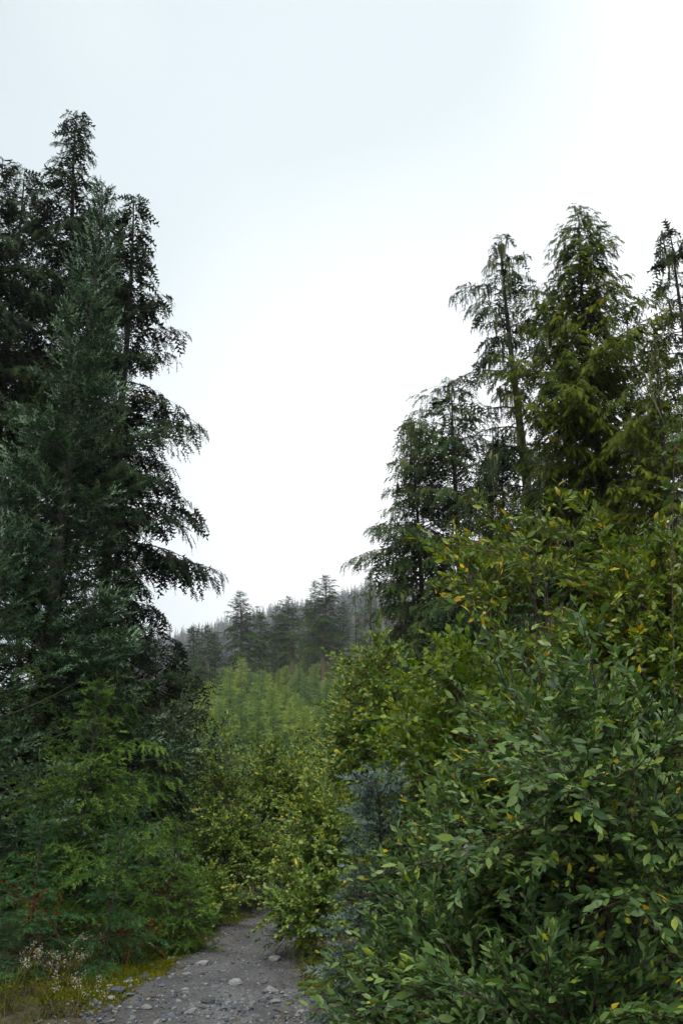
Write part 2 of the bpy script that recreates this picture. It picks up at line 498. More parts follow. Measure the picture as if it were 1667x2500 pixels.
    tint = 0.38 + bt[bi][ti] + rng.normal(0, 0.10, len(kk)) + newtip * (last | ((kk == ntw[ti] - 2) & (ntw[ti] > 3))) * (0.4 + 0.6 * q[ti] ** 2) + tk * rng.uniform(0, 1, len(kk)) ** 6
    tint = np.clip(tint, 0, 1)
    A = Acc()
    which = rng.integers(0, len(temps), len(kk))
    keepm = np.ones(len(kk), bool)
    if base is not None:
        px, py, f = to_px(to + base)
        outside = (px < -260) | (px > 1930) | (py < -350) | (py > 2800)
        cs = tw_len / f.mean() * FPX * 0.55
        cell = (px // cs).astype(np.int64) * 100000 + (py // cs).astype(np.int64)
        order = np.lexsort((f, cell))
        cc = cell[order]
        start = np.concatenate([[True], cc[1:] != cc[:-1]])
        idx = np.arange(len(cc)); rank = idx - np.maximum.accumulate(np.where(start, idx, 0))
        rk = np.empty(len(cc), int); rk[order] = rank
        drop = (outside & (rng.uniform(0, 1, len(kk)) > 0.25)) | ((rk > thick) & (rng.uniform(0, 1, len(kk)) > 0.30))
        keepm = ~drop
        sc = np.where((rk > thick) | outside, sc * 2.0, sc)
    for w_ in range(len(temps)):
        g = (which == w_) & keepm
        if g.any():
            A.add(*place(temps[w_][0], temps[w_][1], to[g], td[g], ts[g], tn[g], sc[g], tint[g]))
    return trunk, limbs, A.arrays(), P


def lichen_arrays(rng, P, n, lmin, lmax, wdt):
    """beard lichen hanging from limbs: thin tapering ragged strands"""
    nb, S, _ = P.shape
    A = Acc()
    b = rng.integers(0, nb, n); q = rng.uniform(0.15, 0.95, n) * (S - 1)
    i0 = np.minimum(q.astype(int), S - 2); f = (q - i0)[:, None]
    o = P[b, i0] * (1 - f) + P[b, i0 + 1] * f
    for j in range(5):
        oo = o + rng.normal(0, wdt * 1.2, (n, 3))
        l = rng.uniform(lmin, lmax, n) * rng.uniform(0.4, 1, n)
        a = rng.uniform(0, 6.28, n)
        sdv = np.stack([np.cos(a), np.sin(a), np.zeros(n)], -1)
        T = np.array([[0, .5, 0], [0, -.5, 0], [.45, .3, 0.03], [.45, -.3, 0.03], [1, 0, 0]])
        F = np.array([[0, 1, 3], [0, 3, 2], [2, 3, 4]])
        d = nrm(np.tile([0, 0, -1.0], (n, 1)) + rng.normal(0, 0.08, (n, 3)))
        nn = np.cross(d, sdv)
        A.add(*place(T, F, oo, d, sdv, nn, np.stack([l, np.full(n, wdt), l], 1), rng.uniform(0, 1, n)))
    return A.arrays()


def make_tree(name, base, arrs, mats, label, cat, group=None, lich=None, crown='crown'):
    root = ob(name, None, loc=base, label=label, cat=cat, group=group)
    trunk, limbs, fol, P = arrs
    ob('trunk', mesh_of('trunk', *trunk, np.full(len(trunk[0]), .5), True), mats[0], root)
    ob('branches', mesh_of('branches', *limbs, np.full(len(limbs[0]), .5), True), mats[0], root, kind='stuff')
    ob(crown, mesh_of(crown, *fol), mats[1], root, kind='stuff')
    if lich is not None:
        ob('lichen', mesh_of('lichen', *lich), M['lichen'], root, kind='stuff')
    return root


def copy_tree(root, loc, rz=0.0, sc=1.0, label=None, group=None):
    r = root.copy(); COL.objects.link(r)
    r.location = tuple(float(q) for q in loc); r.rotation_euler = (0, 0, rz); r.scale = (sc, sc, sc)
    if label: r['label'] = label
    if group: r['group'] = group
    for ch in root.children:
        c = ch.copy(); COL.objects.link(c); c.parent = r
    return r


def top_tree(px, py, D, base_px=None):
    """base point on the ground, height and lean for a tree whose tip is at a photo pixel"""
    T = at(px, py, D)
    bx = T[0] if base_px is None else at(base_px, HORIZON, D)[0]
    gz = float(ground_z(bx, D))
    H = T[2] - gz
    return np.array([bx, D, gz - 0.05]), H + 0.05, (T[0] - bx) / H


# ------------------------------------------------------------------ shrubs
def bez(a, b, c, m):
    s = np.linspace(0, 1, m)[None, :, None]
    return a[:, None] * (1 - s) ** 2 + 2 * b[:, None] * s * (1 - s) + c[:, None] * s * s


def shrub(rng, ctr, rad, n_stem=9, n_sub=12, n_tw=6, n_leaf=11, leaf=0.065, temps=LEAF_WIL, tw_len=0.34, sub_len=0.8,
          base_r=0.25, droop=0.15, flat=0.6, lv=0.35, tmu=0.42, tsd=0.20, stem_r=0.016, up=0.25, fill=0.35, extra=None, hi=1.0, lobes=0.18, tipl=0.0):
    """stems from the origin into an ellipsoid (ctr, rad); returns stems, twigs, leaves(frame arrays)"""
    ctr = np.asarray(ctr, float); rad = np.asarray(rad, float)
    a = rng.uniform(0, 6.283, n_stem); cz = rng.uniform(-0.3, hi, n_stem); rxy = np.sqrt(np.maximum(0, 1 - np.clip(cz, -1, 1) ** 2))
    end = ctr + rad * np.stack([rxy * np.cos(a), rxy * np.sin(a), cz], -1) * rng.uniform(0.68, 1.18, (n_stem, 1))
    ph = rng.uniform(0, 6.28, 4)
    lob = 1 + lobes * (0.6 * np.sin(3 * a + ph[0] + 2 * cz) + 0.6 * np.sin(5 * a + ph[1]) * np.cos(3 * cz + ph[2]))
    end = ctr + (end - ctr) * lob[:, None]
    if extra is not None:
        end = np.concatenate([end, np.asarray(extra, float)]); n_stem = len(end)
    b0 = np.stack([rng.normal(0, base_r, n_stem), rng.normal(0, base_r, n_stem), np.full(n_stem, -0.05)], -1)
    mid = b0 * 0.45 + end * 0.55; mid[:, 2] = end[:, 2] * rng.uniform(0.6, 1.0, n_stem); mid[:, :2] = b0[:, :2] * .65 + end[:, :2] * .35
    SP = bez(b0, mid, end, 14)
    ln = np.linalg.norm(end - b0, axis=1)
    SR = (stem_r * (0.6 + 0.5 * ln / ln.mean()))[:, None] * np.linspace(1, 0.25, 14)[None]
    stems = tubes(SP, SR, 6)

    def sprout(P, n, lo, length, spread, upk):
        nP, S, _ = P.shape
        T = nrm(np.gradient(P, axis=1))
        i = np.repeat(np.arange(nP), n)
        s = rng.uniform(lo, 1.0, len(i)) ** 0.85; s[::n] = 1.0
        fi = s * (S - 1); i0 = np.minimum(fi.astype(int), S - 2); f = (fi - i0)[:, None]
        o = P[i, i0] * (1 - f) + P[i, i0 + 1] * f
        tg = T[i, i0]
        outw = nrm((o - ctr) / rad)
        d = nrm(tg * 0.7 + outw * 0.35 + rng.normal(0, spread, o.shape) + UP * upk)
        l = length * rng.uniform(0.35, 1.5, len(i))[:, None]
        e = o + d * l - UP * l * droop * rng.uniform(0.2, 1.6, (len(i), 1))
        m = o + d * l * 0.5 + UP * l * 0.06
        return bez(o, m, e, 6)
    B = sprout(SP, n_sub, fill, sub_len, 0.55, up)
    BR = np.full((len(B), 1), stem_r * 0.36) * np.linspace(1, 0.4, 6)[None]
    br = tubes(B[:, [0, 2, 3, 5]], BR[:, [0, 2, 3, 5]], 3)
    W = sprout(B, n_tw, 0.15, tw_len, 0.5, up * 0.6)
    WR = np.full((len(W), 1), stem_r * 0.2) * np.linspace(1, 0.4, 6)[None]
    kp = [0, 5]
    ke = 3 if len(temps[0][0]) < 6 else 1
    tw = tubes(W[::ke, kp], WR[::ke, kp], 3)
    # leaves
    T = nrm(np.gradient(W, axis=1))
    i = np.repeat(np.arange(len(W)), n_leaf); k = np.tile(np.arange(n_leaf), len(W))
    s = (k + 0.6) / n_leaf
    fi = s * 5; i0 = np.minimum(fi.astype(int), 4); f = (fi - i0)[:, None]
    o = W[i, i0] * (1 - f) + W[i, i0 + 1] * f
    tg = T[i, i0]
    sd_ = nrm(np.cross(tg, UP) + rng.normal(0, .25, tg.shape))
    sg = np.where(k % 2 == 0, 1.0, -1.0)[:, None]
    d = nrm(tg * 0.65 + sd_ * sg * 0.75 + rng.normal(0, 0.28, tg.shape) + UP * 0.05 + tg * (s ** 3)[:, None] * 1.2)
    nup = nrm(UP * flat + rng.normal(0, lv, d.shape) + nrm((o - ctr) / rad) * 0.35)
    ss = nrm(np.cross(nup, d)); n_ = np.cross(d, ss)
    sc = leaf * rng.uniform(0.5, 1.45, len(i)) * (0.75 + 0.5 * np.sin(s * 3.0))
    tint = np.clip(tmu + tipl * (s - 0.5) + rng.normal(0, tsd, len(i)) + np.repeat(rng.normal(0, 0.10, len(W)), n_leaf) + 0.28 * (rng.uniform(0, 1, len(i)) > 0.955), 0, 1)
    return dict(stems=stems, twigs=(np.concatenate([br[0], tw[0]]), np.concatenate([br[1], tw[1] + len(br[0])])),
                o=o, d=d, s=ss, n=n_, sc=sc, tint=tint, which=rng.integers(0, len(temps), len(i)), temps=temps)


from mathutils import Matrix


def make_shrub(name, base, g, mats, label, cat, group=None, n_parts=0, twig_mat=None, stem_one=True):
    root = ob(name, None, loc=base, label=label, cat=cat, group=group)
    base = np.asarray(base, float)
    tm = twig_mat or M['twig']
    ob('stems', mesh_of('stems', *g['stems'], np.full(len(g['stems'][0]), .5), True), tm, root, kind='stuff')
    ob('twigs', mesh_of('twigs', *g['twigs'], np.full(len(g['twigs'][0]), .5), True), tm, root, kind='stuff')
    sel = np.zeros(len(g['o']), bool)
    if n_parts:
        wpos = g['o'] + base
        px, py, f = to_px(wpos)
        infr = (px > 10) & (px < 1657) & (py > 10) & (py < 2490)
        face = np.abs(np.einsum('ij,ij->i', g['n'], nrm(wpos - CAMP)))
        size = g['sc'] / f * (0.35 + face) * infr
        # nearest leaf of each small picture cell only, so the chosen ones are in sight
        cell = (px // 16).astype(int) * 1000 + (py // 16).astype(int)
        order = np.argsort(f); _, first = np.unique(cell[order], return_index=True)
        front = np.zeros(len(sel), bool); front[order[first]] = True
        size = size * front
        sel[np.argsort(-size)[:n_parts]] = True
        LV = 8
        cache = {}
        for j in np.where(sel)[0]:
            w_ = int(g['which'][j]); tq = int(np.clip(g['tint'][j] * LV, 0, LV - 1))
            if (w_, tq) not in cache:
                T, F = g['temps'][w_]
                me = mesh_of('leaf', T, F, np.full(len(T), (tq + .5) / LV), True)
                me.materials.append(mats)
                cache[(w_, tq)] = me
            o = ob('leaf', cache[(w_, tq)], None, root)
            sc = g['sc'][j]
            mx = np.eye(4); mx[:3, 0] = g['d'][j] * sc; mx[:3, 1] = g['s'][j] * sc; mx[:3, 2] = g['n'][j] * sc; mx[:3, 3] = g['o'][j]
            o.matrix_basis = Matrix(mx.tolist())
    A = Acc()
    hi_ = np.ones(len(sel), bool)
    px, py, f = to_px(g['o'] + base)
    if len(g['temps'][0][0]) > 5:
        cell = (px // 22).astype(np.int64) * 100000 + (py // 22).astype(np.int64)
        order = np.lexsort((f, cell)); cc = cell[order]
        start = np.concatenate([[True], cc[1:] != cc[:-1]]); idx = np.arange(len(cc))
        rank = idx - np.maximum.accumulate(np.where(start, idx, 0)); rk = np.empty(len(cc), int); rk[order] = rank
        hi_ = (rk < 3) & (px > -200) & (px < 1870) & (py < 2650)
        far = ~hi_ & ~sel
        wd = g['temps'][0][0][:, 1].max() * 2
        T, F = tmpl_leaf_lo(wd)
        A.add(*place(T, F, g['o'][far], g['d'][far], g['s'][far], g['n'][far], g['sc'][far], g['tint'][far]))
    for w_ in range(len(g['temps'])):
        m_ = (g['which'] == w_) & ~sel & hi_
        if m_.any():
            T, F = g['temps'][w_]
            A.add(*place(T, F, g['o'][m_], g['d'][m_], g['s'][m_], g['n'][m_], g['sc'][m_], g['tint'][m_]))
    ob('foliage', A.mesh('foliage', len(g['temps'][0][0]) > 5), mats, root, kind='stuff')
    return root


# ------------------------------------------------------------------ the setting: ground, track
def ground_mat():
    m, t, b = new_mat('forest_floor')
    N, L = t.nodes.new, t.links.new
    tcn = N('ShaderNodeTexCoord')
    n1 = N('ShaderNodeTexNoise'); n1.inputs['Scale'].default_value = 0.9; n1.inputs['Detail'].default_value = 8
    n2 = N('ShaderNodeTexNoise'); n2.inputs['Scale'].default_value = 14; n2.inputs['Detail'].default_value = 6
    L(tcn.outputs['Object'], n1.inputs['Vector']); L(tcn.outputs['Object'], n2.inputs['Vector'])
    r1 = N('ShaderNodeValToRGB')
    r1.color_ramp.elements.new(.5)
    for e, (p_, c) in zip(r1.color_ramp.elements, [(.3, (.026, .020, .012, 1)), (.5, (.042, .034, .020, 1)), (.75, (.060, .058, .020, 1))]):
        e.position = p_; e.color = c
    mx = N('ShaderNodeMixRGB'); mx.blend_type = 'MULTIPLY'; mx.inputs[0].default_value = .8
    r2 = N('ShaderNodeValToRGB'); r2.color_ramp.elements[0].position = .3; r2.color_ramp.elements[0].color = (.35, .35, .35, 1)
    r2.color_ramp.elements[1].position = .7; r2.color_ramp.elements[1].color = (1.4, 1.35, 1.2, 1)
    L(n1.outputs['Fac'], r1.inputs[0]); L(n2.outputs['Fac'], r2.inputs[0])
    L(r1.outputs[0], mx.inputs[1]); L(r2.outputs[0], mx.inputs[2]); L(mx.outputs[0], b.inputs['Base Color'])
    bp = N('ShaderNodeBump'); bp.inputs['Strength'].default_value = .9; bp.inputs['Distance'].default_value = .04
    L(n2.outputs['Fac'], bp.inputs['Height']); L(bp.outputs[0], b.inputs['Normal'])
    b.inputs['Roughness'].default_value = .95
    return m


def path_mat():
    m, t, b = new_mat('gravel_track')
    N, L = t.nodes.new, t.links.new
    tcn = N('ShaderNodeTexCoord')
    n1 = N('ShaderNodeTexNoise'); n1.inputs['Scale'].default_value = 1.6; n1.inputs['Detail'].default_value = 5
    n2 = N('ShaderNodeTexNoise'); n2.inputs['Scale'].default_value = 45; n2.inputs['Detail'].default_value = 8; n2.inputs['Roughness'].default_value = .7
    v = N('ShaderNodeTexVoronoi'); v.inputs['Scale'].default_value = 38
    for q in (n1, n2, v): L(tcn.outputs['Object'], q.inputs['Vector'])
    r1 = N('ShaderNodeValToRGB'); r1.color_ramp.elements[0].position = .3; r1.color_ramp.elements[0].color = (.040, .040, .041, 1)
    r1.color_ramp.elements[1].position = .72; r1.color_ramp.elements[1].color = (.120, .120, .122, 1)
    r2 = N('ShaderNodeValToRGB'); r2.color_ramp.elements[0].position = .28; r2.color_ramp.elements[0].color = (.45, .45, .46, 1)
    r2.color_ramp.elements[1].position = .72; r2.color_ramp.elements[1].color = (1.5, 1.5, 1.5, 1)
    mx = N('ShaderNodeMixRGB'); mx.blend_type = 'MULTIPLY'; mx.inputs[0].default_value = 1
    L(n1.outputs['Fac'], r1.inputs[0]); L(n2.outputs['Fac'], r2.inputs[0]); L(r1.outputs[0], mx.inputs[1]); L(r2.outputs[0], mx.inputs[2])
    L(mx.outputs[0], b.inputs['Base Color'])
    ad = N('ShaderNodeMath'); ad.operation = 'ADD'; L(n2.outputs['Fac'], ad.inputs[0]); L(v.outputs['Distance'], ad.inputs[1])
    bp = N('ShaderNodeBump'); bp.inputs['Strength'].default_value = .9; bp.inputs['Distance'].default_value = .02
    L(ad.outputs[0], bp.inputs['Height']); L(bp.outputs[0], b.inputs['Normal'])
    b.inputs['Roughness'].default_value = .88
    return m


def stone_mat(name, c1, c2, c3):
    m, t, b = new_mat(name)
    N, L = t.nodes.new, t.links.new
    tcn = N('ShaderNodeTexCoord'); oi = N('ShaderNodeObjectInfo')
    at_ = N('ShaderNodeAttribute'); at_.attribute_name = 'tint'
    n2 = N('ShaderNodeTexNoise'); n2.inputs['Scale'].default_value = 26; n2.inputs['Detail'].default_value = 6
    L(tcn.outputs['Object'], n2.inputs['Vector'])
    ad = N('ShaderNodeMath'); ad.operation = 'ADD'; L(oi.outputs['Random'], ad.inputs[0]); L(at_.outputs['Fac'], ad.inputs[1])
    fr = N('ShaderNodeMath'); fr.operation = 'FRACT'; L(ad.outputs[0], fr.inputs[0])
    rp = N('ShaderNodeValToRGB'); els = rp.color_ramp.elements; els.new(.5)
    for e, (p_, c) in zip(els, [(.1, c1), (.55, c2), (1, c3)]): e.position = p_; e.color = (*c, 1)
    L(fr.outputs[0], rp.inputs[0])
    mx = N('ShaderNodeMixRGB'); mx.blend_type = 'MULTIPLY'; mx.inputs[0].default_value = .8
    r2 = N('ShaderNodeValToRGB'); r2.color_ramp.elements[0].position = .3; r2.color_ramp.elements[0].color = (.5, .5, .5, 1)
    r2.color_ramp.elements[1].position = .7; r2.color_ramp.elements[1].color = (1.2, 1.2, 1.2, 1)
    L(n2.outputs['Fac'], r2.inputs[0]); L(rp.outputs[0], mx.inputs[1]); L(r2.outputs[0], mx.inputs[2]); L(mx.outputs[0], b.inputs['Base Color'])
    bp = N('ShaderNodeBump'); bp.inputs['Strength'].default_value = .5; bp.inputs['Distance'].default_value = .01
    L(n2.outputs['Fac'], bp.inputs['Height']); L(bp.outputs[0], b.inputs['Normal'])
    b.inputs['Roughness'].default_value = .8
    return m


M['ground'] = ground_mat()
M['path'] = path_mat()
M['stone'] = stone_mat('stone', (.040, .052, .062), (.085, .098, .108), (.22, .225, .225))
M['stone_dark'] = stone_mat('dark_stone', (.036, .044, .052), (.050, .060, .070), (.064, .072, .082))
M['stone_pale'] = stone_mat('pale_stone', (.17, .175, .175), (.21, .212, .21), (.25, .25, .245))
M['stone_blue'] = stone_mat('bluish_stone', (.085, .105, .125), (.10, .122, .142), (.12, .14, .16))
M['moss'] = foliage('moss', [(0, (.045, .055, .008)), (.5, (.105, .115, .014)), (1, (.18, .175, .025))], trans=.1, clump=2.0)

gx = np.concatenate([-np.geomspace(1180, 7, 36), np.linspace(-6.8, 6.8, 60), np.geomspace(7, 1180, 36)])
gy = np.concatenate([np.linspace(-45, 4, 14), np.linspace(4.2, 26, 80), np.geomspace(26.5, 1880, 60)])
X, Y = np.meshgrid(gx, gy)
Z = ground_z(X, Y)
nx, ny = len(gx), len(gy)
i, j = np.meshgrid(np.arange(nx - 1), np.arange(ny - 1))
a = (j * nx + i).ravel()
F = np.concatenate([np.stack([a, a + 1, a + nx + 1], 1), np.stack([a, a + nx + 1, a + nx], 1)])
ob('ground', mesh_of('ground', np.stack([X.ravel(), Y.ravel(), Z.ravel()], 1), F, np.zeros(X.size), True), M['ground'], kind='structure')

RG = np.random.default_rng(11)
py_ = np.concatenate([np.linspace(-20, 4, 10), np.linspace(4.2, 30, 200)])
cols = np.linspace(-1, 1, 25)
pe = path_hw(py_)
edl = 1 + 0.10 * np.sin(py_ * 2.3) + 0.08 * np.sin(py_ * 5.7 + 1) + RG.normal(0, .04, len(py_))
edr = 1 + 0.10 * np.sin(py_ * 1.9 + 2) + 0.08 * np.sin(py_ * 6.3) + RG.normal(0, .04, len(py_))
XX = path_x(py_)[:, None] + np.where(cols[None] < 0, cols[None] * (pe * edl)[:, None], cols[None] * (pe * edr)[:, None])
YY = np.repeat(py_[:, None], 25, 1)
ZZ = ground_z(XX, YY) + 0.012 - 0.010 * np.abs(cols[None]) ** 4 - 0.035 * (1 - np.abs(cols[None]) ** 2) * 0 + RG.normal(0, .003, XX.shape)
i, j = np.meshgrid(np.arange(24), np.arange(len(py_) - 1))
a = (j * 25 + i).ravel()
F = np.concatenate([np.stack([a, a + 1, a + 26], 1), np.stack([a, a + 26, a + 25], 1)])
gravel_path = ob('gravel_path', mesh_of('gravel_path', np.stack([XX.ravel(), YY.ravel(), ZZ.ravel()], 1), F, np.zeros(XX.size), True), M['path'], kind='structure')

# ------------------------------------------------------------------ far wood on the ridge (one mass)
def far_cone(rng, n=14):
    A = Acc()
    for k in range(n):
        z = 0.18 + 0.8 * (k + rng.uniform(0, 1)) / n
        r = (1 - z) * 0.33 * rng.uniform(.7, 1.2) + 0.012
        az = k * 2.4 + rng.uniform(-.4, .4)
        c, s_ = math.cos(az), math.sin(az)
        wv = 0.10 * (1.2 - z)
        A.add([[-s_ * wv, c * wv, z + .02], [s_ * wv, -c * wv, z + .02], [c * r, s_ * r, z - r * .45]], [[0, 1, 2]], .5)
        A.add([[0, 0, z + .055], [c * r * .1, s_ * r * .1, z - .03], [c * r, s_ * r, z - r * .45]], [[0, 1, 2]], .5)
    A.add([[-.012, 0, 0], [.012, 0, 0], [0, 0, .35]], [[0, 1, 2]], .3)
    A.add([[0, -.012, 0], [0, .012, 0], [0, 0, .35]], [[0, 1, 2]], .3)
    v, f, t = A.arrays()
    return v, f


RF = np.random.default_rng(21)
A = Acc()
CT = [far_cone(RF) for _ in range(5)]
nf = 3000
D = np.concatenate([RF.uniform(215, 420, 400), 420 + 1120 * RF.uniform(0, 1, nf - 400) ** .75])
xx = np.array([at(RF.uniform(230, 960), 1500, d)[0] for d in D])
hz_ = RF.uniform(10, 20, nf) * np.clip(D / 500, .55, 1.15) * (0.8 + 0.4 * (np.sin(D * .05 + xx * .03) > 0))
nearz = (D < 420) & (to_px(np.stack([xx, D, ground_z(xx, D)], 1))[0] > 470)
hz_ = np.where(nearz, .5, hz_)      # only seedlings where the felled slope is open
base = np.stack([xx, D, ground_z(xx, D) - .3], 1)
az = RF.uniform(0, 6.28, nf)
d_ = np.stack([np.cos(az), np.sin(az), 0 * az], 1); s_ = np.stack([-np.sin(az), np.cos(az), 0 * az], 1); u_ = np.tile(UP, (nf, 1))
wh = RF.integers(0, 5, nf)
tint = np.clip(RF.normal(.45, .2, nf), 0, 1)
for k in range(5):
    g = wh == k
    A.add(*place(CT[k][0], CT[k][1], base[g], d_[g], s_[g], u_[g], np.stack([hz_[g] * .9, hz_[g] * .9, hz_[g]], 1), tint[g]))
ob('far_forest', A.mesh('far_forest'), M['ridge'], label='hazy conifer forest covering the distant ridge', cat='forest', kind='stuff')

# ------------------------------------------------------------------ tall conifers of the far stand
R1 = np.random.default_rng(31)
far_spec = [  # top px, top py, D, clear, radius, mat, bark, label
    (474, 1532, 150, .45, 2.6, 'far_fir', 'bark_hem', 'thin dark conifer with bare stem, leftmost of the far stand'),
    (506, 1530, 140, .3, 3.0, 'hem_r', 'bark_grey', 'pale-trunked far conifer with brownish sparse boughs, second from left'),
    (524, 1548, 150, .12, 2.8, 'far_fir', 'bark_hem', 'dark bushy conifer right behind the pale-trunked far conifer'),
    (587, 1446, 140, .45, 4.4, 'far_fir', 'bark_red', 'tall pointed far conifer with reddish bare trunk standing above the ridge line'),
    (634, 1496, 150, .42, 2.9, 'far_fir', 'bark_hem', 'slim dark conifer with long bare stem right of the tall pointed one'),
    (672, 1484, 175, .10, 3.6, 'far_fir', 'bark_hem', 'hazy conifer in the far stand with blunt top, left of the reddish trunk'),
    (706, 1462, 150, .45, 4.8, 'far_fir', 'bark_red', 'broad far conifer with reddish trunk in the middle of the stand'),
    (752, 1468, 170, .34, 3.6, 'far_fir', 'bark_grey', 'far conifer with ragged flat top and grey stem'),
    (770, 1420, 165, .20, 3.0, 'far_fir', 'bark_hem', 'slender far conifer whose tip rises beside the tallest one'),
    (794, 1410, 135, .45, 4.2, 'far_fir', 'bark_red', 'tallest far conifer on the right with long reddish bare trunk'),
    (838, 1470, 165, .2, 4.0, 'far_fir', 'bark_hem', 'far conifer half hidden behind the mossy hemlock'),
    (435, 1600, 120, .1, 2.6, 'far_fir', 'bark_hem', 'low dark conifer peeping past the left hemlock boughs'),
]
for (px, py, D, cl, Rr, mt, bk, lab) in far_spec:
    b, H, ln = top_tree(px, py, D, px - 4)
    Rr *= .74
    arr = conifer(R1, H, Rr, clear=cl, p=.7, nb=140, e0=(-16, 55), droop=(14, 6), bl_sp=.24, bl_ratio=.42, bl_max=1.0, bl_droop=.25,
                  tw_sp=.27, tw_len=.66, temps=HEM_LO, tsc=.4, lean=(ln, 0), patch=.45, gap=.12, newtip=.15, limb_r=1.6, trunk_r=.34 if bk != 'bark_hem' else .2,
                  shape=([0, .10, .35, .7, .9, 1], [.55, .9, 1.0, .62, .30, .04]))
    make_tree('conifer_tree', b, arr, (M[bk], M[mt]), lab, 'tree', 'tall conifers of the far stand')

# understory and sapling slope: a few models, many copies
def sapling_model(mat, H, Rr, seed, nb=100, tw=.48, name='young_conifer', temps=FIR_LO):
    r = np.random.default_rng(seed)
    arr = conifer(r, H, Rr, clear=.03, p=1.05, nb=nb, e0=(-8, 50), droop=(6, 4), bl_sp=.15, bl_ratio=.42, bl_max=.7, bl_droop=.15,
                  tw_sp=.17, tw_len=tw, temps=temps, patch=.5, gap=.1, newtip=.4, tsc=.35)
    return arr


def scatter(models, mat, spots, name, group, labs):
    """first use of a model builds it, later ones copy it"""
    protos = {}
    for k, (b, s, m_) in enumerate(spots):
        lab = labs(k, b)
        if m_ not in protos:
            protos[m_] = make_tree(name, b, models[m_], (M['bark_fir'], mat), lab, 'tree', group)
            protos[m_].scale = (s, s, s)
        else:
            copy_tree(protos[m_], b, R1.uniform(0, 6.28), s, lab, group)


mods = [sapling_model('s', 6.2, 2.1, 100 + k) for k in range(5)]
spots = []
for row, (D, yt, x0, x1, n, hs) in enumerate([(130, 1590, 540, 850, 10, 1.2), (116, 1605, 520, 850, 10, 1.1), (101, 1640, 500, 850, 9, 1.05), (86, 1668, 480, 840, 9, 1.0), (72, 1700, 470, 830, 8, .95), (58, 1725, 460, 830, 7, .85)]):
    for k in range(n):
        px = x0 + (x1 - x0) * (k + R1.uniform(.1, .9)) / n
        dd = D + R1.uniform(-6, 6)
        x = at(px, yt, dd)[0]
        spots.append((np.array([x, dd, float(ground_z(x, dd)) - .1]), hs * R1.uniform(.7, 1.2), int(R1.integers(0, 5))))
scatter(mods, M['sapling'], spots, 'young_conifer', 'young conifers on the slope',
        lambda k, b: 'pale green young conifer in the dense regrowth on the slope')
mods2 = [sapling_model('u', 9.0, 2.0, 200 + k, tw=.6) for k in range(4)]
spots = []
for (D, x0, x1, n, hs) in [(150, 430, 900, 22, 1.0), (138, 540, 880, 14, .8), (170, 420, 900, 20, 1.15), (200, 420, 900, 20, 1.3)]:
    for k in range(n):
        px = x0 + (x1 - x0) * (k + R1.uniform(.1, .9)) / n
        dd = D + R1.uniform(-7, 7)
        x = at(px, 1640, dd)[0]
        spots.append((np.array([x, dd, float(ground_z(x, dd)) - .1]), hs * R1.uniform(.5, .9), int(R1.integers(0, 4))))
scatter(mods2, M['under'], spots, 'understory_conifer', 'understory conifers below the far stand',
        lambda k, b: 'olive green understory conifer at the foot of the far stand')

# ------------------------------------------------------------------ left trees
RL = np.random.default_rng(41)
FACE = lambda b: math.atan2(-b[1], -b[0])
HEMP = dict(e0=(0, 40), droop=(18, 45), bl_sp=.062, bl_ratio=.36, bl_max=.8, bl_droop=.34, hang=.24, tw_sp=.08, tw_len=.28, temps=HEM, newtip=.10)


def hemlock(rng, px, py, D, bpx, R, mat, bkm, label, name='hemlock_tree', lich=0, **kw):
    b, H, ln = top_tree(px, py, D, bpx)
    q = dict(HEMP); q.update(kw)
    arr = conifer(rng, H, R, lean=(ln, 0), facing=FACE(b), base=b, **q)
    li = lichen_arrays(rng, arr[3], lich, .25, .95, .05) if lich else None
    return make_tree(name, b, arr, (M[bkm], M[mat]), label, 'tree', lich=li)


hemlock(RL, 203, 247, 21, 80, 1.9, 'hem', 'bark_hem', 'tallest dark hemlock at the left with a drooping ragged tip', nb=170, clear=.42, nod=.02, tsc=.9, patch=.4, gap=.05,
        shape=([0, .3, .6, .78, .9, 1], [1.0, 1.0, .85, .42, .20, .09]), back_keep=.3)
hemlock(RL, 42, 392, 24, -60, 2.5, 'hem', 'bark_hem', 'dark hemlock behind the tallest one at the left', nb=110, clear=.3, patch=.4, tw_len=.34, shape=([0, .4, .75, .9, 1], [1.0, .95, .6, .3, .12]), back_keep=.3)
hemlock(RL, -30, 330, 18, -190, 3.6, 'hem', 'bark_hem', 'dark hemlock cut off by the left edge of the view', nb=95, clear=.15, patch=.4,
        shape=([0, .3, .7, .9, 1], [1.0, .95, .7, .3, .10]), back_keep=.3)
hemlock(RL, 318, 486, 19, 262, 2.05, 'hem', 'bark_hem', 'dark hemlock with long drooping boughs right of the blue-green fir', nb=200, clear=.06, patch=.5, gap=.08, tsc=.9, tipup=8,
        shape=([0, .2, .32, .42, .5, .7, .85, .95, 1], [.5, .5, .62, .9, 1.0, .56, .30, .14, .05]), back_keep=.45)
b, H, ln = top_tree(238, 476, 14, 100)
arr = conifer(RL, H, 1.45, clear=.03, nb=270, e0=(-6, 48), droop=(2, -4), tipup=18, bl_sp=.07, bl_ratio=.42, bl_max=.8, bl_droop=-.04, tw_sp=.058, tw_len=.21,
              temps=FIR, lean=(ln, 0), patch=.6, gap=.04, newtip=.5, facing=FACE(b), base=b, back_keep=.3, shape=([0, .15, .45, .75, .92, 1], [.95, 1, .80, .42, .13, .04]))
make_tree('fir_tree', b, arr, (M['bark_fir'], M['fir']), 'big blue-green fir with pale shoot tips in front of the left hemlocks', 'tree')
b, H, ln = top_tree(20, 1180, 10.5, -60)
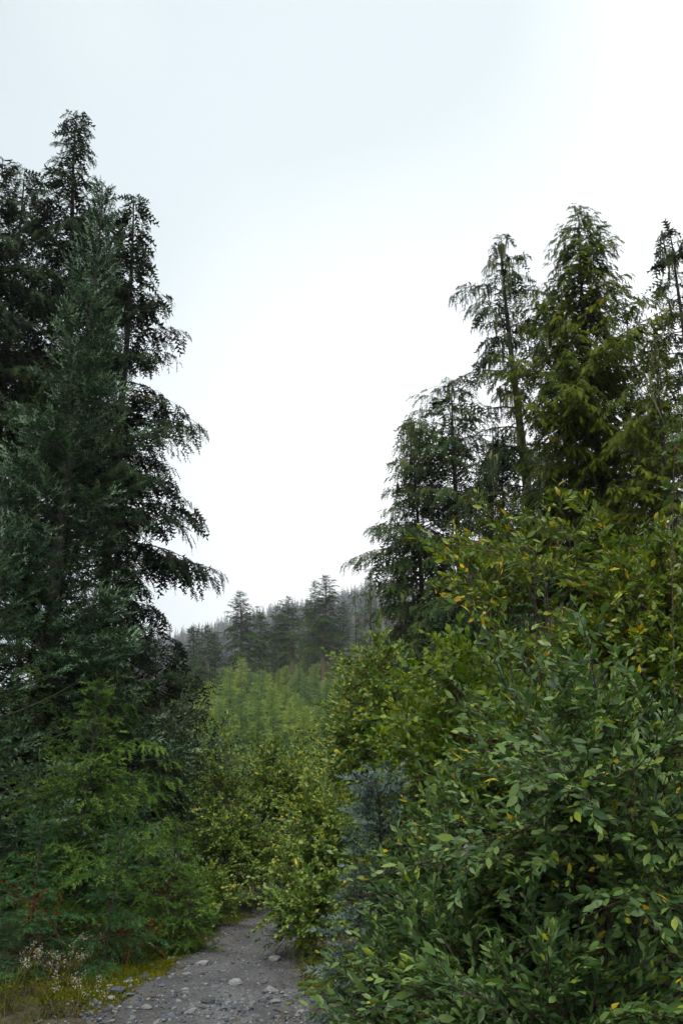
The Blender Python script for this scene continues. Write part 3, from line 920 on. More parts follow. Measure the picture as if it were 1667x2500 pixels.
arr = conifer(RL, H, 1.5, clear=.05, nb=80, e0=(0, 50), droop=(2, -4), tipup=15, bl_sp=.09, bl_ratio=.42, bl_max=.6, bl_droop=-.02, tw_sp=.062, tw_len=.18,
              temps=FIR, lean=(ln, 0), patch=.3, newtip=.40, facing=FACE(b), base=b, back_keep=.3)
make_tree('fir_tree', b, arr, (M['bark_fir'], M['fir']), 'blue-green fir with pale tips cut off by the left edge', 'tree')
hemlock(RL, 60, 1420, 13.2, 40, 1.9, 'hem', 'bark_hem', 'dark low hemlock in the shade at the far left', nb=90, clear=.02, patch=.3, droop=(14, 30), back_keep=.4)
hemlock(RL, 150, 1500, 15.5, 140, 2.2, 'hem', 'bark_hem', 'dark low hemlock under the big blue-green fir', nb=90, clear=.02, patch=.3, droop=(14, 30), back_keep=.4)
hemlock(RL, 385, 1575, 18.5, 380, 1.35, 'hem', 'bark_hem', 'dark hemlock with level boughs at the edge of the clearing', nb=85, clear=.03, patch=.4, droop=(10, 20), tipup=8, back_keep=.5, shape=([0, .4, .8, 1], [1.0, 1.0, .7, .15]))
hemlock(RL, 275, 1290, 16.5, 262, 1.15, 'hem', 'bark_hem', 'lower dark hemlock reaching boughs toward the clearing below the tall ones', nb=90, clear=.04, patch=.4, tipup=15, droop=(14, 30), back_keep=.5,
        shape=([0, .3, .7, 1], [1.0, .95, .6, .08]))
hemlock(RL, 262, 1540, 13.8, 320, 1.45, 'young_fir', 'bark_fir', 'half-grown hemlock with flat green boughs and a bare leader tip', nb=75, clear=.03, patch=.3, tipup=12, droop=(16, 10), tw_sp=.07, tw_len=.17, newtip=.35, back_keep=.5,
        shape=([0, .3, .7, .9, 1], [1.0, .9, .45, .08, .03]), top_min=.05)

YF = dict(clear=.02, p=.9, e0=(2, 48), droop=(12, 4), tipup=8, bl_sp=.06, bl_ratio=.46, bl_max=.5, bl_droop=.22, tw_sp=.045, tw_len=.11, temps=FIR_HI, patch=.3, newtip=.25)
for (px, py, D, bpx, Rr, nb, mt, nm, lab, kw) in [
    (235, 1680, 10.8, 205, 1.35, 95, 'young_fir', 'young_fir', 'bright green young fir with drooping fans left of the path', dict(bl_droop=.35, temps=FIR, bl_sp=.05, newtip=.45, tw_len=.13)),
    (295, 2035, 9.6, 285, .52, 36, 'dark_spruce', 'spruce_sapling', 'small dark spruce sapling in front of the drooping young fir', {}),
    (108, 2020, 9.4, 95, .62, 40, 'dark_spruce', 'spruce_sapling', 'small dark spruce sapling with bare leader near the left edge', {}),
    (432, 2020, 10.6, 425, .62, 44, 'young_fir', 'young_fir', 'yellow-green hemlock sapling beside the red undergrowth', dict(bl_droop=.4)),
    (468, 2160, 10.4, 465, .42, 34, 'young_fir', 'spruce_sapling', 'little spruce sapling at the left edge of the path', {}),
    (-10, 2120, 8.6, -30, .7, 40, 'dark_spruce', 'spruce_sapling', 'dark spruce sapling cut by the left edge', {}),
    (330, 1900, 13.0, 330, .8, 44, 'dark_spruce', 'young_fir', 'dark young fir behind the small spruce saplings', dict(temps=FIR)),
]:
    b, H, ln = top_tree(px, py, D, bpx)
    q = dict(YF); q.update(kw)
    if Rr < .8: q.update(bl_sp=.036, tw_sp=.036)
    arr = conifer(RL, H, Rr, nb=nb, lean=(ln, 0), facing=FACE(b), base=b, **q)
    make_tree(nm, b, arr, (M['bark_fir'], M[mt]), lab, 'tree')

# ------------------------------------------------------------------ right trees
RR = np.random.default_rng(51)
b, H, ln = top_tree(1428, 512, 17, 1500)
arr = conifer(RR, H, 3.0, clear=.12, nb=260, thick=4, e0=(-4, 40), droop=(16, 24), tipup=22, bl_sp=.056, bl_ratio=.40, bl_max=.7, bl_droop=.45, hang=.25, tw_sp=.046, tw_len=.18, temps=CED,
              lean=(ln, 0), patch=.35, newtip=.14, facing=FACE(b), base=b, back_keep=.3, shape=([0, .2, .5, .75, .9, 1], [1.05, 1, .80, .50, .30, .08]), tk=.25)
make_tree('cedar_tree', b, arr, (M['bark_hem'], M['cedar']), 'large yellow-green cedar with rusty flecks on the right', 'tree', lich=lichen_arrays(RR, arr[3], 130, .2, .7, .035))
b, H, ln = top_tree(1600, 830, 14.5, 1690)
arr = conifer(RR, H, 2.3, clear=.04, nb=170, e0=(-4, 40), droop=(16, 24), tipup=22, bl_sp=.07, bl_ratio=.40, bl_max=.7, bl_droop=.45, hang=.25, tw_sp=.05, tw_len=.18, temps=CED,
              lean=(ln, 0), patch=.35, newtip=.14, facing=FACE(b), base=b, back_keep=.3, tk=.25)
make_tree('cedar_tree', b, arr, (M['bark_hem'], M['cedar']), 'lower yellow-green cedar cut off by the right edge', 'tree', lich=lichen_arrays(RR, arr[3], 60, .2, .6, .035))
hemlock(RR, 1236, 582, 25, 1330, 3.1, 'hem', 'bark_hem', 'sparse leaning hemlock with bent tip and lichen-hung boughs', nb=105, clear=.22, gap=.12, patch=.6, nod=.03, droop=(34, 55), lich=260, e0=(0, 35),
        tw_len=.30, bl_sp=.09, shape=([0, .15, .4, .65, .85, 1], [.8, 1.0, .85, .6, .36, .08]), limb_r=1.3, trunk_r=.24)
hemlock(RR, 1112, 930, 31, 1125, 2.9, 'hem_r', 'bark_hem', 'hemlock with dark bare trunk, right one of the pair by the gap', nb=140, clear=.12, gap=.08, patch=.5, droop=(20, 25), lich=160,
        tw_len=.38, bl_sp=.11, tw_sp=.11, shape=([0, .2, .6, .85, 1], [.75, .85, .95, .6, .15]), trunk_r=.22)
hemlock(RR, 1020, 1035, 32, 1030, 2.3, 'hem_r', 'bark_hem', 'hemlock draped with pale lichen, left one of the pair by the gap', nb=160, clear=.05, gap=.04, patch=.45, droop=(30, 35), lich=520,
        tw_len=.38, bl_sp=.11, tw_sp=.11, shape=([0, .2, .6, .85, 1], [1.0, 1.0, .8, .5, .15]))
hemlock(RR, 1652, 536, 19, 1780, 2.7, 'hem', 'bark_hem', 'dark hemlock with bowed tip at the right edge', nb=100, clear=.1, gap=.08, patch=.5, nod=-.05, droop=(35, 75), lich=120,
        shape=([0, .3, .7, .88, 1], [1.0, .95, .6, .3, .12]), back_keep=.35)
hemlock(RR, 1372, 660, 26, 1420, 3.2, 'hem', 'bark_hem', 'dark hemlock standing behind the large cedar', nb=80, clear=.4, patch=.5, tw_len=.38, bl_sp=.11, tw_sp=.11, back_keep=.4)
hemlock(RR, 1190, 1075, 27, 1215, 2.6, 'hem_r', 'bark_hem', 'olive hemlock filling the space below the leaning one', nb=140, clear=.05, patch=.5, lich=200, tw_len=.38, bl_sp=.11, tw_sp=.11, back_keep=.4)
hemlock(RR, 905, 1385, 55, 905, 3.0, 'hem_r', 'bark_hem', 'mossy hemlock farther back at the edge of the clearing', nb=80, clear=.04, patch=.5, lich=150, tw_len=.45, bl_sp=.2, tw_sp=.22, bl_max=1.2, back_keep=.4)
hemlock(RR, 980, 1370, 42, 985, 2.7, 'hem_r', 'bark_hem', 'dense hemlock with hanging lichen below the pair by the gap', nb=120, clear=.03, patch=.45, lich=320, tw_len=.38, bl_sp=.16, tw_sp=.17, bl_max=1.1, back_keep=.4)
hemlock(RR, 868, 1440, 70, 868, 3.6, 'far_fir', 'bark_hem', 'dim hemlock with dead spiky top behind the mossy one', nb=60, clear=.05, gap=.15, patch=.6, tw_len=.6, bl_sp=.3, tw_sp=.3, bl_max=1.3)
for (px, py, D, bpx, Rr, nb, mt, nm, lab, kw) in [
    (1085, 1500, 22, 1085, 2.0, 62, 'dark_spruce', 'young_fir', 'dark young fir under the pair of hemlocks', dict(tw_len=.22, bl_sp=.11, tw_sp=.11, bl_max=.8, temps=FIR)),
    (1330, 1400, 12, 1340, 1.5, 56, 'dark_spruce', 'young_fir', 'dark young fir in the hollow behind the arching willow', dict(temps=FIR, tw_len=.17, tw_sp=.08, bl_sp=.09)),
    (1190, 1390, 19, 1200, 2.0, 62, 'dark_spruce', 'young_fir', 'dark young fir between the lichen hemlock and the cedar', dict(temps=FIR, tw_len=.22, tw_sp=.10, bl_sp=.11)),
    (925, 1930, 5.5, 925, .44, 110, 'blue_spruce', 'spruce_sapling', 'blue-grey spruce sapling at the right edge of the path', {}),
]:
    b, H, ln = top_tree(px, py, D, bpx)
    q = dict(YF); q.update(kw)
    if Rr < .8: q.update(bl_sp=.034, tw_sp=.034)
    arr = conifer(RR, H, Rr, nb=nb, lean=(ln, 0), facing=FACE(b), base=b, **q)
    make_tree(nm, b, arr, (M['bark_fir'], M[mt]), lab, 'tree')
# ------------------------------------------------------------------ deciduous shrubs
RS = np.random.default_rng(61)


def bush(name, px, ytop, ybot, D, wpx, mat, label, cat='shrub', depth=None, rng=RS, n_parts=0, twm=None, extra=None, **kw):
    """shrub filling a picture box at distance D"""
    T = at(px, ytop, D); B = at(px, ybot, D)
    gz = float(ground_z(T[0], D))
    base = np.array([(T[0] + B[0]) / 2, D, gz])
    z1 = T[2] - gz; z0 = max(B[2] - gz, 0.05)
    rx = wpx / 2 / FPX * D / cP
    sh = .55 * kw.get('sub_len', .8) + .4 * kw.get('tw_len', .34)
    rx = max(rx - sh, rx * .4)
    dy = depth or rx * .8
    z1 = max(z1 - sh * .8, z0 + .15)
    ctr = np.array([0, 0, (z0 + z1) / 2]); rad = np.array([rx, dy, (z1 - z0) / 2])
    kw.setdefault('stem_r', min(.016, .0055 * z1))
    g = shrub(rng, ctr, rad, extra=None if extra is None else [at(*e) - base for e in extra], **kw)
    return make_shrub(name, base, g, M[mat], label, cat, n_parts=n_parts, twig_mat=twm)


ALD = dict(temps=LEAF_LO, flat=.45, lv=.6, tsd=.28)
for a_ in [  # name, px, ytop, ybot, D, width, mat, label, kwargs
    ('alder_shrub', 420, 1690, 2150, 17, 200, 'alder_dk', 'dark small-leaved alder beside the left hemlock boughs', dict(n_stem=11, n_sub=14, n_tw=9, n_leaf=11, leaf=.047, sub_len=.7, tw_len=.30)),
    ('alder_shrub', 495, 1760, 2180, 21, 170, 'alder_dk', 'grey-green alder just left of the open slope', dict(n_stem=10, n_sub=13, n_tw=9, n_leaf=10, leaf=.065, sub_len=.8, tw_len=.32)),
    ('alder_shrub', 560, 1870, 2230, 15.5, 200, 'alder', 'light green alder with a dark forked stem over the path', dict(n_stem=11, n_sub=14, n_tw=9, n_leaf=11, leaf=.046, sub_len=.6, tw_len=.28)),
    ('alder_shrub', 620, 1860, 2180, 26, 190, 'alder', 'pale green alder in the middle of the clearing', dict(n_stem=11, n_sub=14, n_tw=9, n_leaf=10, leaf=.072, sub_len=.9, tw_len=.4)),
    ('alder_shrub', 530, 1760, 2000, 38, 190, 'alder', 'pale alder below the leftmost far conifers', dict(n_stem=10, n_sub=12, n_tw=7, n_leaf=9, leaf=.10, sub_len=1.1, tw_len=.5)),
    ('alder_shrub', 690, 1850, 2080, 20, 180, 'alder', 'alder with a few yellow leaves right of the path end', dict(n_stem=11, n_sub=14, n_tw=9, n_leaf=10, leaf=.07, sub_len=.7, tw_len=.32, tmu=.52)),
    ('alder_shrub', 750, 1850, 2150, 27, 190, 'alder', 'green alder at the foot of the sapling slope', dict(n_stem=10, n_sub=13, n_tw=9, n_leaf=10, leaf=.09, sub_len=.9, tw_len=.4)),
    ('alder_shrub', 890, 1610, 2150, 15, 190, 'alder', 'tall leafy alder right of the path beneath the mossy hemlock', dict(n_stem=13, n_sub=15, n_tw=9, n_leaf=11, leaf=.052, sub_len=.7, tw_len=.32, tmu=.5)),
    ('alder_shrub', 930, 1570, 2000, 12.5, 200, 'alder', 'yellow-flecked alder between the tall alder and the bright one', dict(n_stem=12, n_sub=14, n_tw=9, n_leaf=11, leaf=.055, sub_len=.6, tw_len=.28, tmu=.5)),
    ('alder_shrub', 800, 1940, 2300, 11.8, 160, 'alder', 'low yellowish shrub leaning over the right edge of the path', dict(n_stem=11, n_sub=14, n_tw=9, n_leaf=11, leaf=.048, sub_len=.5, tw_len=.25, tmu=.55)),
    ('alder_shrub', 775, 2120, 2330, 10.2, 130, 'alder', 'small bright shrub at the right bend of the path', dict(n_stem=9, n_sub=11, n_tw=7, n_leaf=9, leaf=.045, sub_len=.35, tw_len=.2)),
    ('alder_shrub', 505, 2130, 2330, 12.2, 120, 'alder', 'small bright shrub at the left bend of the path', dict(n_stem=8, n_sub=10, n_tw=7, n_leaf=9, leaf=.042, sub_len=.3, tw_len=.2, tmu=.4)),
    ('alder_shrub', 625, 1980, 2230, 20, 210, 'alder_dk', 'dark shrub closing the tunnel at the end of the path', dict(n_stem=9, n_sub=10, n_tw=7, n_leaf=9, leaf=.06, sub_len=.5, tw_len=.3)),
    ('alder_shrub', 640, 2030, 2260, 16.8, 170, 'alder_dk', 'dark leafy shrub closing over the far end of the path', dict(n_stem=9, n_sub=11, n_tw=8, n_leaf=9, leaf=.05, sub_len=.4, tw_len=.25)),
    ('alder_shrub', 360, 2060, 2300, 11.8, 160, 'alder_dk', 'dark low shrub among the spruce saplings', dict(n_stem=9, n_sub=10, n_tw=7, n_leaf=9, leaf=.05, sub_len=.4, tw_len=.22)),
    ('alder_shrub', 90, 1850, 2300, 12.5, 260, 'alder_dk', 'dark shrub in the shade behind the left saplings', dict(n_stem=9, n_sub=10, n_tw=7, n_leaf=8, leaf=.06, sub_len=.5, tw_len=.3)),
]:
    q = dict(ALD); q.update(a_[8])
    bush(a_[0], *a_[1:6], a_[6], a_[7], **q)

WIL = dict(temps=LEAF_WIL, flat=.55, lv=.5, lobes=.3, tipl=.35, tmu=.38, up=.32, leaf=.043, n_leaf=14, n_tw=8, stem_r=.013)
bush('alder_shrub', 1150, 1590, 2050, 6.6, 310, 'alder_lt', 'bright yellow-green alder bush behind the grey-green willow', n_parts=300, temps=LEAF_ALD, n_stem=16, n_sub=13, n_tw=6, n_leaf=9, leaf=.046, sub_len=.42, tw_len=.24, stem_r=.01, flat=.5, lv=.45)
bush('alder_shrub', 1310, 1690, 2000, 5.3, 260, 'alder_lt', 'yellow-green alder sprigs growing up through the willow', n_parts=120, temps=LEAF_ALD, n_stem=9, n_sub=10, n_tw=6, n_leaf=9, leaf=.042, sub_len=.36, tw_len=.22, stem_r=.009, flat=.5, lv=.5)
bush('willow_bush', 1610, 1290, 2000, 5.6, 360, 'willow_y', 'yellowing willow at the upper right edge', n_parts=300, n_stem=18, n_sub=12, sub_len=.4, tw_len=.24, **{**WIL, 'leaf': .045, 'n_tw': 6, 'fill': .5})
bush('willow_bush', 1400, 1500, 1900, 5.9, 160, 'willow_y', 'arching willow with thin bare branches reaching left before the dark firs', n_parts=200, n_stem=2, n_sub=5, sub_len=.24, tw_len=.18,
     extra=[(1130, 1400, 5.6), (1190, 1440, 5.5), (1240, 1370, 5.7), (1180, 1490, 5.5), (1300, 1330, 5.6), (1390, 1300, 5.6), (1330, 1420, 5.6), (1270, 1600, 5.4)], **{**WIL, 'leaf': .045, 'fill': .78, 'n_tw': 4, 'n_leaf': 9, 'stem_r': .011})
bush('willow_bush', 1450, 1640, 2420, 4.7, 640, 'willow', 'big grey-green willow filling the lower right corner', n_parts=300, n_stem=21, n_sub=10, sub_len=.55, tw_len=.30, depth=.75, **WIL)
bush('willow_bush', 1240, 1880, 2500, 5.0, 400, 'willow', 'grey-green willow leaning out toward the path', n_parts=300, n_stem=18, n_sub=11, sub_len=.46, tw_len=.26, depth=.6, **{**WIL, 'leaf': .043})
bush('willow_bush', 1260, 2260, 2700, 4.2, 560, 'willow', 'low willow shoots at the bottom right', n_parts=200, n_stem=15, n_sub=10, sub_len=.42, tw_len=.24, depth=.5, **WIL)
bush('willow_bush', 1040, 2240, 2500, 5.3, 230, 'willow', 'small willow at the right edge of the path below the blue spruce', n_parts=200, n_stem=14, n_sub=12, sub_len=.34, tw_len=.22, depth=.5, **{**WIL, 'leaf': .036})
bush('willow_bush', 1620, 1900, 2600, 5.6, 420, 'willow', 'shaded willow behind the big one at the right edge', n_stem=12, n_sub=9, sub_len=.5, tw_len=.3, **WIL)
bush('willow_bush', 1650, 1000, 1250, 4.6, 60, 'willow', 'willow shoot rising in front of the cedar at the right edge', n_parts=30, n_stem=2, n_sub=3, sub_len=.18, tw_len=.12, **{**WIL, 'n_tw': 3, 'n_leaf': 6, 'stem_r': .006})
for (px, yt, yb, D, wp, lab) in [(400, 2120, 2310, 10.9, 90, 'rusty red undergrowth between the sapling and the path'), (60, 2130, 2330, 9.0, 120, 'red-leaved shrub near the left edge'), (330, 2240, 2330, 9.8, 60, 'wisp of dead red stems beside the moss')]:
    bush('red_shrub', px, yt, yb, D, wp, 'red_leaf', lab, twm=M['twig_red'], temps=LEAF_LO, n_stem=5, n_sub=5, n_tw=3, n_leaf=4, leaf=.032, sub_len=.2, tw_len=.14, stem_r=.004, lobes=0)

# ------------------------------------------------------------------ herbs, grass, moss, stones
def herb(px, py, h, mat, label, seedy=True, n=13, spread=.22, name='seedhead_plant', leaf=.045):
    v, u = (CY - py) / FPX, 0
    Dg = CAM_H / math.tan(max(0.02, math.atan((py - CY) / FPX) - PITCH))
    P = at(px, py, Dg)
    base = np.array([P[0], Dg, float(ground_z(P[0], Dg))])
    r = RS
    a = r.uniform(0, 6.28, n)
    end = np.stack([np.cos(a), np.sin(a), 0 * a], 1) * r.uniform(.1, 1, (n, 1)) * spread + UP * h * r.uniform(.55, 1.1, (n, 1))
    b0 = np.stack([r.normal(0, .06, n), r.normal(0, .06, n), np.full(n, -.02)], 1)
    SP = bez(b0, b0 * .5 + end * .5 + UP * h * .2, end, 7)
    root = ob(name, None, loc=base, label=label, cat='plant', group='verge plants')
    st = tubes(SP, np.full((n, 7), .0025), 3)
    ob('stems', mesh_of('stems', *st, np.full(len(st[0]), .5)), M['dry'], root, kind='stuff')
    k = 9; i = np.repeat(np.arange(n), k); s = r.uniform(.1, .85, len(i)); fi = s * 6; i0 = fi.astype(int); f = (fi - i0)[:, None]
    o = SP[i, i0] * (1 - f) + SP[i, i0 + 1] * f
    d = nrm(r.normal(0, 1, o.shape) * [1, 1, .4] + UP * .3); ss = nrm(np.cross(UP, d)); nn = np.cross(d, ss)
    A = Acc(); T, F = tmpl_leaf_lo(.28)
    A.add(*place(T, F, o, d, ss, nn, leaf * r.uniform(.6, 1.3, len(i)), np.clip(r.normal(.5, .25, len(i)), 0, 1)))
    ob('foliage', A.mesh('foliage'), M[mat], root, kind='stuff')
    if seedy:
        k = 26; i = np.repeat(np.arange(n), k)
        o = end[i] + r.normal(0, .018, (len(i), 3)); d = nrm(r.normal(0, 1, o.shape)); ss = nrm(np.cross(d, r.normal(0, 1, o.shape))); nn = np.cross(d, ss)
        A = Acc(); T, F = tmpl_leaf_lo(.9)
        A.add(*place(T, F, o, d, ss, nn, .012 * r.uniform(.6, 1.3, len(i)), r.uniform(0, 1, len(i))))
        ob('seedheads', A.mesh('seedheads'), M['seed'], root, kind='stuff')
    return root


herb(60, 2440, .38, 'herb', 'white-tufted seedhead plant, largest at the left edge')
herb(150, 2415, .30, 'herb', 'white-tufted seedhead plant right of the largest one')
herb(190, 2490, .28, 'herb', 'white-tufted seedhead plant lowest at the left')
herb(30, 2380, .35, 'herb', 'white-tufted seedhead plant behind the largest one')
herb(215, 2380, .30, 'herb', 'sparse seedhead plant behind the mossy stones', n=14)
herb(840, 2480, .30, 'herb', 'white-tufted seedhead plant at the right edge of the path', n=14)
herb(905, 2495, .32, 'herb', 'white-tufted seedhead plant under the willow shoots', n=12)
herb(15, 2480, .30, 'herb', 'yellow leafy herb in the bottom left corner', seedy=False, n=20, name='yellow_herb', leaf=.045)
herb(110, 2490, .36, 'herb', 'yellow leafy herb between the seedhead plants', seedy=False, n=18, name='yellow_herb', leaf=.05)
herb(260, 2350, .32, 'herb', 'green leafy herb under the spruce saplings', seedy=False, n=18, name='green_herb', leaf=.05)
herb(160, 2330, .45, 'herb', 'tall green herb at the foot of the left saplings', seedy=False, n=22, name='green_herb', leaf=.06)
herb(360, 2330, .22, 'herb', 'yellow-green weed on the moss beside the path', seedy=False, n=12, name='green_herb', leaf=.04)
herb(750, 2400, .28, 'herb', 'green weed at the right margin of the path', seedy=False, n=12, name='green_herb', leaf=.06)
herb(425, 2320, .16, 'herb', 'small weed at the top of the mossy verge', seedy=False, n=10, name='green_herb', leaf=.03)

# grass and fallen stalks along both verges
RGz = np.random.default_rng(71)
n = 16000
gy_ = RGz.uniform(6.5, 15, n)
side = np.where(RGz.uniform(0, 1, n) < .68, -1, 1)
gxx = path_x(gy_) + side * (path_hw(gy_) * RGz.uniform(.9, 1.1, n) + RGz.exponential(.9, n))
o = np.stack([gxx, gy_, ground_z(gxx, gy_) - .005], 1)
cl_ = np.sin(gxx * 3.1 + 1) * np.sin(gy_ * 2.3) + RGz.normal(0, .4, n)
g = cl_ > -.1
o = o[g]; n = len(o)
d = nrm(RGz.normal(0, .55, (n, 3)) * [1, 1, 0] + UP); ss = nrm(np.cross(d, RGz.normal(0, 1, (n, 3)))); nn = np.cross(d, ss)
T = np.array([[0, .5, 0], [0, -.5, 0], [.55, .35, .06], [.55, -.35, .06], [1, 0, .28]]); F = np.array([[0, 1, 3], [0, 3, 2], [2, 3, 4]])
hgt = RGz.uniform(.03, .13, n) * np.where(RGz.uniform(0, 1, n) > .93, 2.2, 1)
A = Acc(); A.add(*place(T, F, o, d, ss, nn, np.stack([hgt, RGz.uniform(.003, .007, n), hgt], 1), np.clip(RGz.normal(.35, .3, n), 0, 1)))
ob('grass', A.mesh('grass'), M['herb'], label='thin yellowing grass along the verges of the path', cat='grass', kind='stuff')

# moss: low cushions of tiny blades
def moss(pts, label, n):
    cx = RGz.integers(0, len(pts), n)
    pts = np.array(pts)
    xy = pts[cx, :2] + RGz.normal(0, 1, (n, 2)) * pts[cx, 2:4]
    d_in = np.abs(xy[:, 0] - path_x(xy[:, 1])) > path_hw(xy[:, 1]) * RGz.uniform(.75, 1.0, n)
    xy = xy[d_in]; m = len(xy)
    o = np.stack([xy[:, 0], xy[:, 1], ground_z(xy[:, 0], xy[:, 1]) + .004], 1)
    d = nrm(RGz.normal(0, .8, (m, 3)) + UP); ss = nrm(np.cross(d, RGz.normal(0, 1, (m, 3)))); nn = np.cross(d, ss)
    A = Acc(); T = np.array([[0, .5, 0], [0, -.5, 0], [1, 0, 0.]])
    A.add(*place(T, np.array([[0, 1, 2]]), o, d, ss, nn, np.stack([RGz.uniform(.012, .03, m), np.full(m, .014), np.full(m, .01)], 1), np.clip(RGz.normal(.5, .22, m), 0, 1)))
    ob('moss', A.mesh('moss'), M['moss'], label=label, cat='moss', kind='stuff')


def gp(px, py):
    Dg = CAM_H / math.tan(math.atan((py - CY) / FPX) - PITCH)
    return at(px, py, Dg)


mp = lambda lst: [(gp(x, y)[0], gp(x, y)[1], sx, sy) for x, y, sx, sy in lst]
moss(mp([(420, 2345, .22, .45), (370, 2380, .22, .40), (330, 2410, .25, .35), (460, 2325, .15, .35), (260, 2420, .3, .3)]), 'yellow-green moss on the left verge of the path', 42000)
moss(mp([(800, 2370, .14, .30), (830, 2395, .16, .25), (770, 2420, .10, .2)]), 'yellow-green moss patch under the willow on the right', 16000)

# stones
def stone_mesh(rng, sub=1, flat=.55):
    import bmesh
    bm = bmesh.new(); bmesh.ops.create_icosphere(bm, subdivisions=sub, radius=1)
    ax = rng.normal(0, 1, (5, 3)); ax = ax / np.linalg.norm(ax, axis=1)[:, None]; cut = rng.uniform(.5, .85, 5)
    for v in bm.verts:
        c = np.array(v.co)
        for a_, k_ in zip(ax, cut):
            e = c @ a_ - k_
            if e > 0: c = c - a_ * e
        c = c * rng.uniform(.93, 1.07) * [1, .75, flat]
        v.co = c
    v = np.array([tuple(q.co) for q in bm.verts]); f = np.array([[q.index for q in fc.verts] for fc in bm.faces]); bm.free()
    return v, f


RT = np.random.default_rng(81)
BIGM, MIDM = [], []
for k in range(8):
    v, f = stone_mesh(RT, 3, RT.uniform(.35, .6)); m_ = mesh_of('stone', v, f, np.full(len(v), RT.uniform(0, .2)), False); m_.materials.append(M['stone']); BIGM.append(m_)
for k in range(8):
    v, f = stone_mesh(RT, 1, RT.uniform(.45, .7)); m_ = mesh_of('stone', v, f, np.full(len(v), RT.uniform(0, .2)), False); m_.materials.append(M['stone']); MIDM.append(m_)
big = [  # px, py, width px, label
    (662, 2428, 48, 'broad flat pale stone in the middle of the path'), (575, 2414, 40, 'pale grey stone left of the broad flat one'),
    (671, 2354, 34, 'flat pale stone farther up the path'), (525, 2421, 26, 'bluish stone left of the pale grey one'),
    (640, 2454, 26, 'dark bluish stone below the broad flat one'), (708, 2452, 18, 'round greenish stone right of the dark bluish one'),
    (672, 2455, 30, 'flat whitish stone between the dark bluish and the greenish one'), (510, 2454, 40, 'dark stone in the gravel at the bottom'),
    (416, 2380, 24, 'dark angular stone on the moss'), (352, 2406, 26, 'dark stone at the edge of the moss'), (288, 2432, 40, 'dark blue stone in the cluster left of the path'),
    (312, 2416, 26, 'pale stone on top of the left cluster'), (268, 2418, 22, 'pale stone at the back of the left cluster'), (272, 2442, 20, 'whitish stone at the foot of the left cluster'),
    (317, 2436, 20, 'bluish stone right of the left cluster'), (318, 2404, 18, 'greyish stone behind the left cluster'), (358, 2470, 32, 'pale split stone at the left margin of the path'),
    (262, 2473, 24, 'dark slab at the bottom left of the path'), (495, 2364, 34, 'flat whitish slab at the left margin farther up the path'), (455, 2388, 22, 'pale stone below the moss'),
    (812, 2375, 22, 'pale flat stone on the right moss patch'), (730, 2336, 34, 'dark bluish stone heap at the right bend'), (545, 2483, 30, 'bluish stone at the bottom of the path'),
    (470, 2490, 34, 'pale stone in the bottom gravel'), (420, 2485, 30, 'bluish-white stone in the bottom gravel, left'), (735, 2475, 26, 'pale stone by the seedhead plant'),
    (770, 2450, 30, 'grey stone under the right verge'), (610, 2470, 18, 'small dark stone near the bottom middle'), (394, 2420, 20, 'bluish pebble below the moss'),
]
for k, (px, py, wp, lab) in enumerate(big):
    P = gp(px, py)
    r_ = wp / 2 / FPX * P[1] * 0.88
    z = float(ground_z(P[0], P[1]))
    o = ob('stone', BIGM[k % 8], None, None, (P[0], P[1], z + .012 + r_ * .12), lab, 'stone', 'larger stones on the path')
    tone = 'stone_dark' if lab.startswith('dark') or 'small dark' in lab or 'greenish' in lab.split(' stone')[0] else 'stone_blue' if lab.startswith(('bluish', 'grey')) else 'stone_pale'
    o.material_slots[0].link = 'OBJECT'; o.material_slots[0].material = M[tone]
    o.rotation_euler = (RT.normal(0, .12), RT.normal(0, .12), RT.uniform(-.5, .5) + (math.pi if k % 2 else 0)); o.scale = (r_, r_, r_)
cnt = 0
while cnt < 300:
    py = 2500 - 235 * RT.uniform(0, 1) ** 1.9
    px = RT.uniform(190, 830) if cnt % 3 else RT.normal(480, 70)
    P = gp(px, py)
    e = abs(P[0] - float(path_x(P[1]))) / float(path_hw(P[1]))
    if e > 1.15 or RT.uniform(0, 1) > .25 + .75 * min(1, e) * (1 if py < 2440 else 1.3): continue
    r_ = RT.uniform(.010, .038) * (1 if RT.uniform() < .85 else 1.5)
    o = ob('stone', MIDM[cnt % 8], None, gravel_path, (P[0], P[1], float(ground_z(P[0], P[1])) + .012 + r_ * .1))
    o.rotation_euler = (RT.normal(0, .3), RT.normal(0, .3), RT.uniform(0, 6.28)); o.scale = (r_, r_ * RT.uniform(.7, 1), r_)
    cnt += 1
n = 6500
yy = 5.8 + 11 * RT.uniform(0, 1, n) ** 1.5
xx = path_x(yy) + path_hw(yy) * np.clip(RT.normal(0, .62, n), -1.25, 1.25)
A = Acc()
OC = np.array([[1, 0, 0], [-1, 0, 0], [0, 1, 0], [0, -1, 0], [0, 0, .7], [0, 0, -.7.__abs__() * -1]], float); OC[5, 2] = -.7
OF = np.array([[0, 2, 4], [2, 1, 4], [1, 3, 4], [3, 0, 4], [2, 0, 5], [1, 2, 5], [3, 1, 5], [0, 3, 5]])
az = RT.uniform(0, 6.28, n); d = np.stack([np.cos(az), np.sin(az), RT.normal(0, .2, n)], 1); d = nrm(d); ss = nrm(np.cross(UP, d)); nn = np.cross(d, ss)
sz = RT.uniform(.004, .016, n) * np.where(yy < 8.6, RT.uniform(.8, 2.0, n), 1)
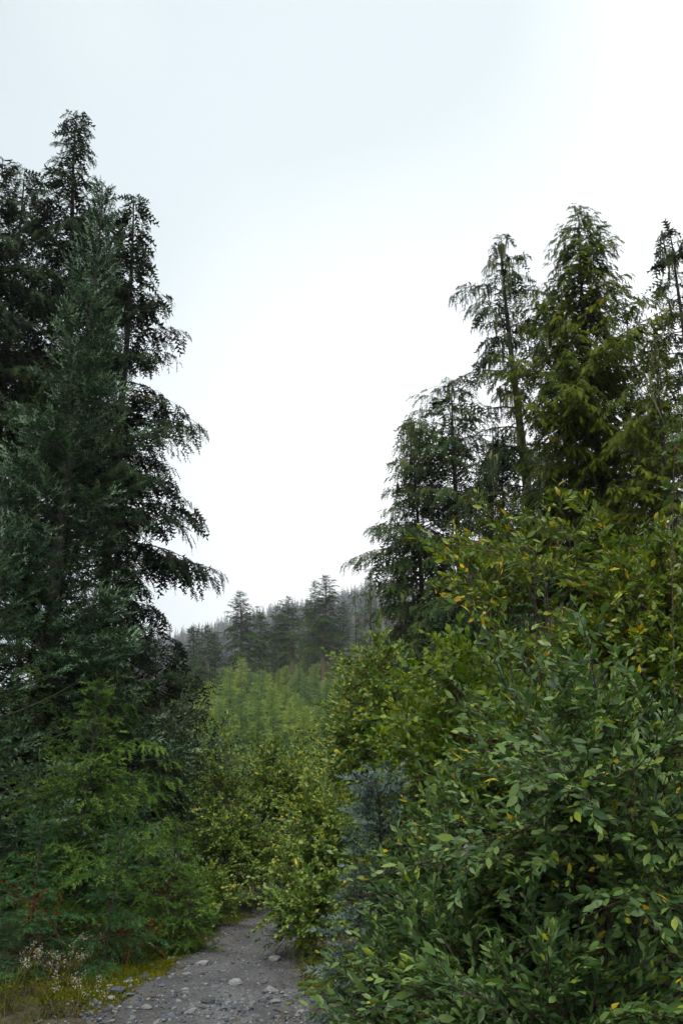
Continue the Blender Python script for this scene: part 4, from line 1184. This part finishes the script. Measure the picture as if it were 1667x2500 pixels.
A.add(*place(OC, OF, np.stack([xx, yy, ground_z(xx, yy) + .012], 1), d, ss, nn, np.stack([sz, sz * RT.uniform(.6, 1, n), sz * RT.uniform(.5, .9, n)], 1), RT.uniform(0, 1, n)))
ob('gravel', A.mesh('gravel'), M['stone'], gravel_path, kind='stuff')

# fallen leaves and needles on the track and verges
n = 2600
yy = 5.8 + 9 * RT.uniform(0, 1, n) ** 1.2
xx = path_x(yy) + np.where(RT.uniform(0, 1, n) < .5, -1, 1) * path_hw(yy) * np.abs(RT.normal(.95, .45, n))
az = RT.uniform(0, 6.28, n); d = nrm(np.stack([np.cos(az), np.sin(az), RT.normal(0, .25, n)], 1)); ss = nrm(np.cross(UP, d) + RT.normal(0, .25, (n, 3))); nn = np.cross(d, ss)
T, F = tmpl_leaf_lo(.45)
A = Acc(); A.add(*place(T, F, np.stack([xx, yy, ground_z(xx, yy) + .018], 1), d, ss, nn, RT.uniform(.018, .05, n), RT.uniform(0, 1, n)))
ob('leaf_litter', A.mesh('leaf_litter'), M['litter'], label='scattered brown and yellow fallen leaves on the path edges', cat='leaf litter', kind='stuff')

# ------------------------------------------------------------------ haze over the valley
hv = bpy.data.materials.new('haze'); hv.use_nodes = True
t = hv.node_tree; t.nodes.clear()
pv = t.nodes.new('ShaderNodeVolumePrincipled'); mo = t.nodes.new('ShaderNodeOutputMaterial')
pv.inputs['Color'].default_value = (.90, .95, 1, 1); pv.inputs['Density'].default_value = .00028; pv.inputs['Anisotropy'].default_value = .2
t.links.new(pv.outputs[0], mo.inputs['Volume'])
x0, x1, y0, y1, z0, z1 = -1200, 1200, -60, 1900, float(Z.min()) - 1.0, float(Z.max()) + 35
hvv = np.array([[x, y, z] for z in (z0, z1) for y in (y0, y1) for x in (x0, x1)])
hf = np.array([[0, 2, 3], [0, 3, 1], [4, 5, 7], [4, 7, 6], [0, 1, 5], [0, 5, 4], [2, 6, 7], [2, 7, 3], [0, 4, 6], [0, 6, 2], [1, 3, 7], [1, 7, 5]])
ob('haze', mesh_of('haze', hvv, hf, np.zeros(8)), hv, kind='stuff')
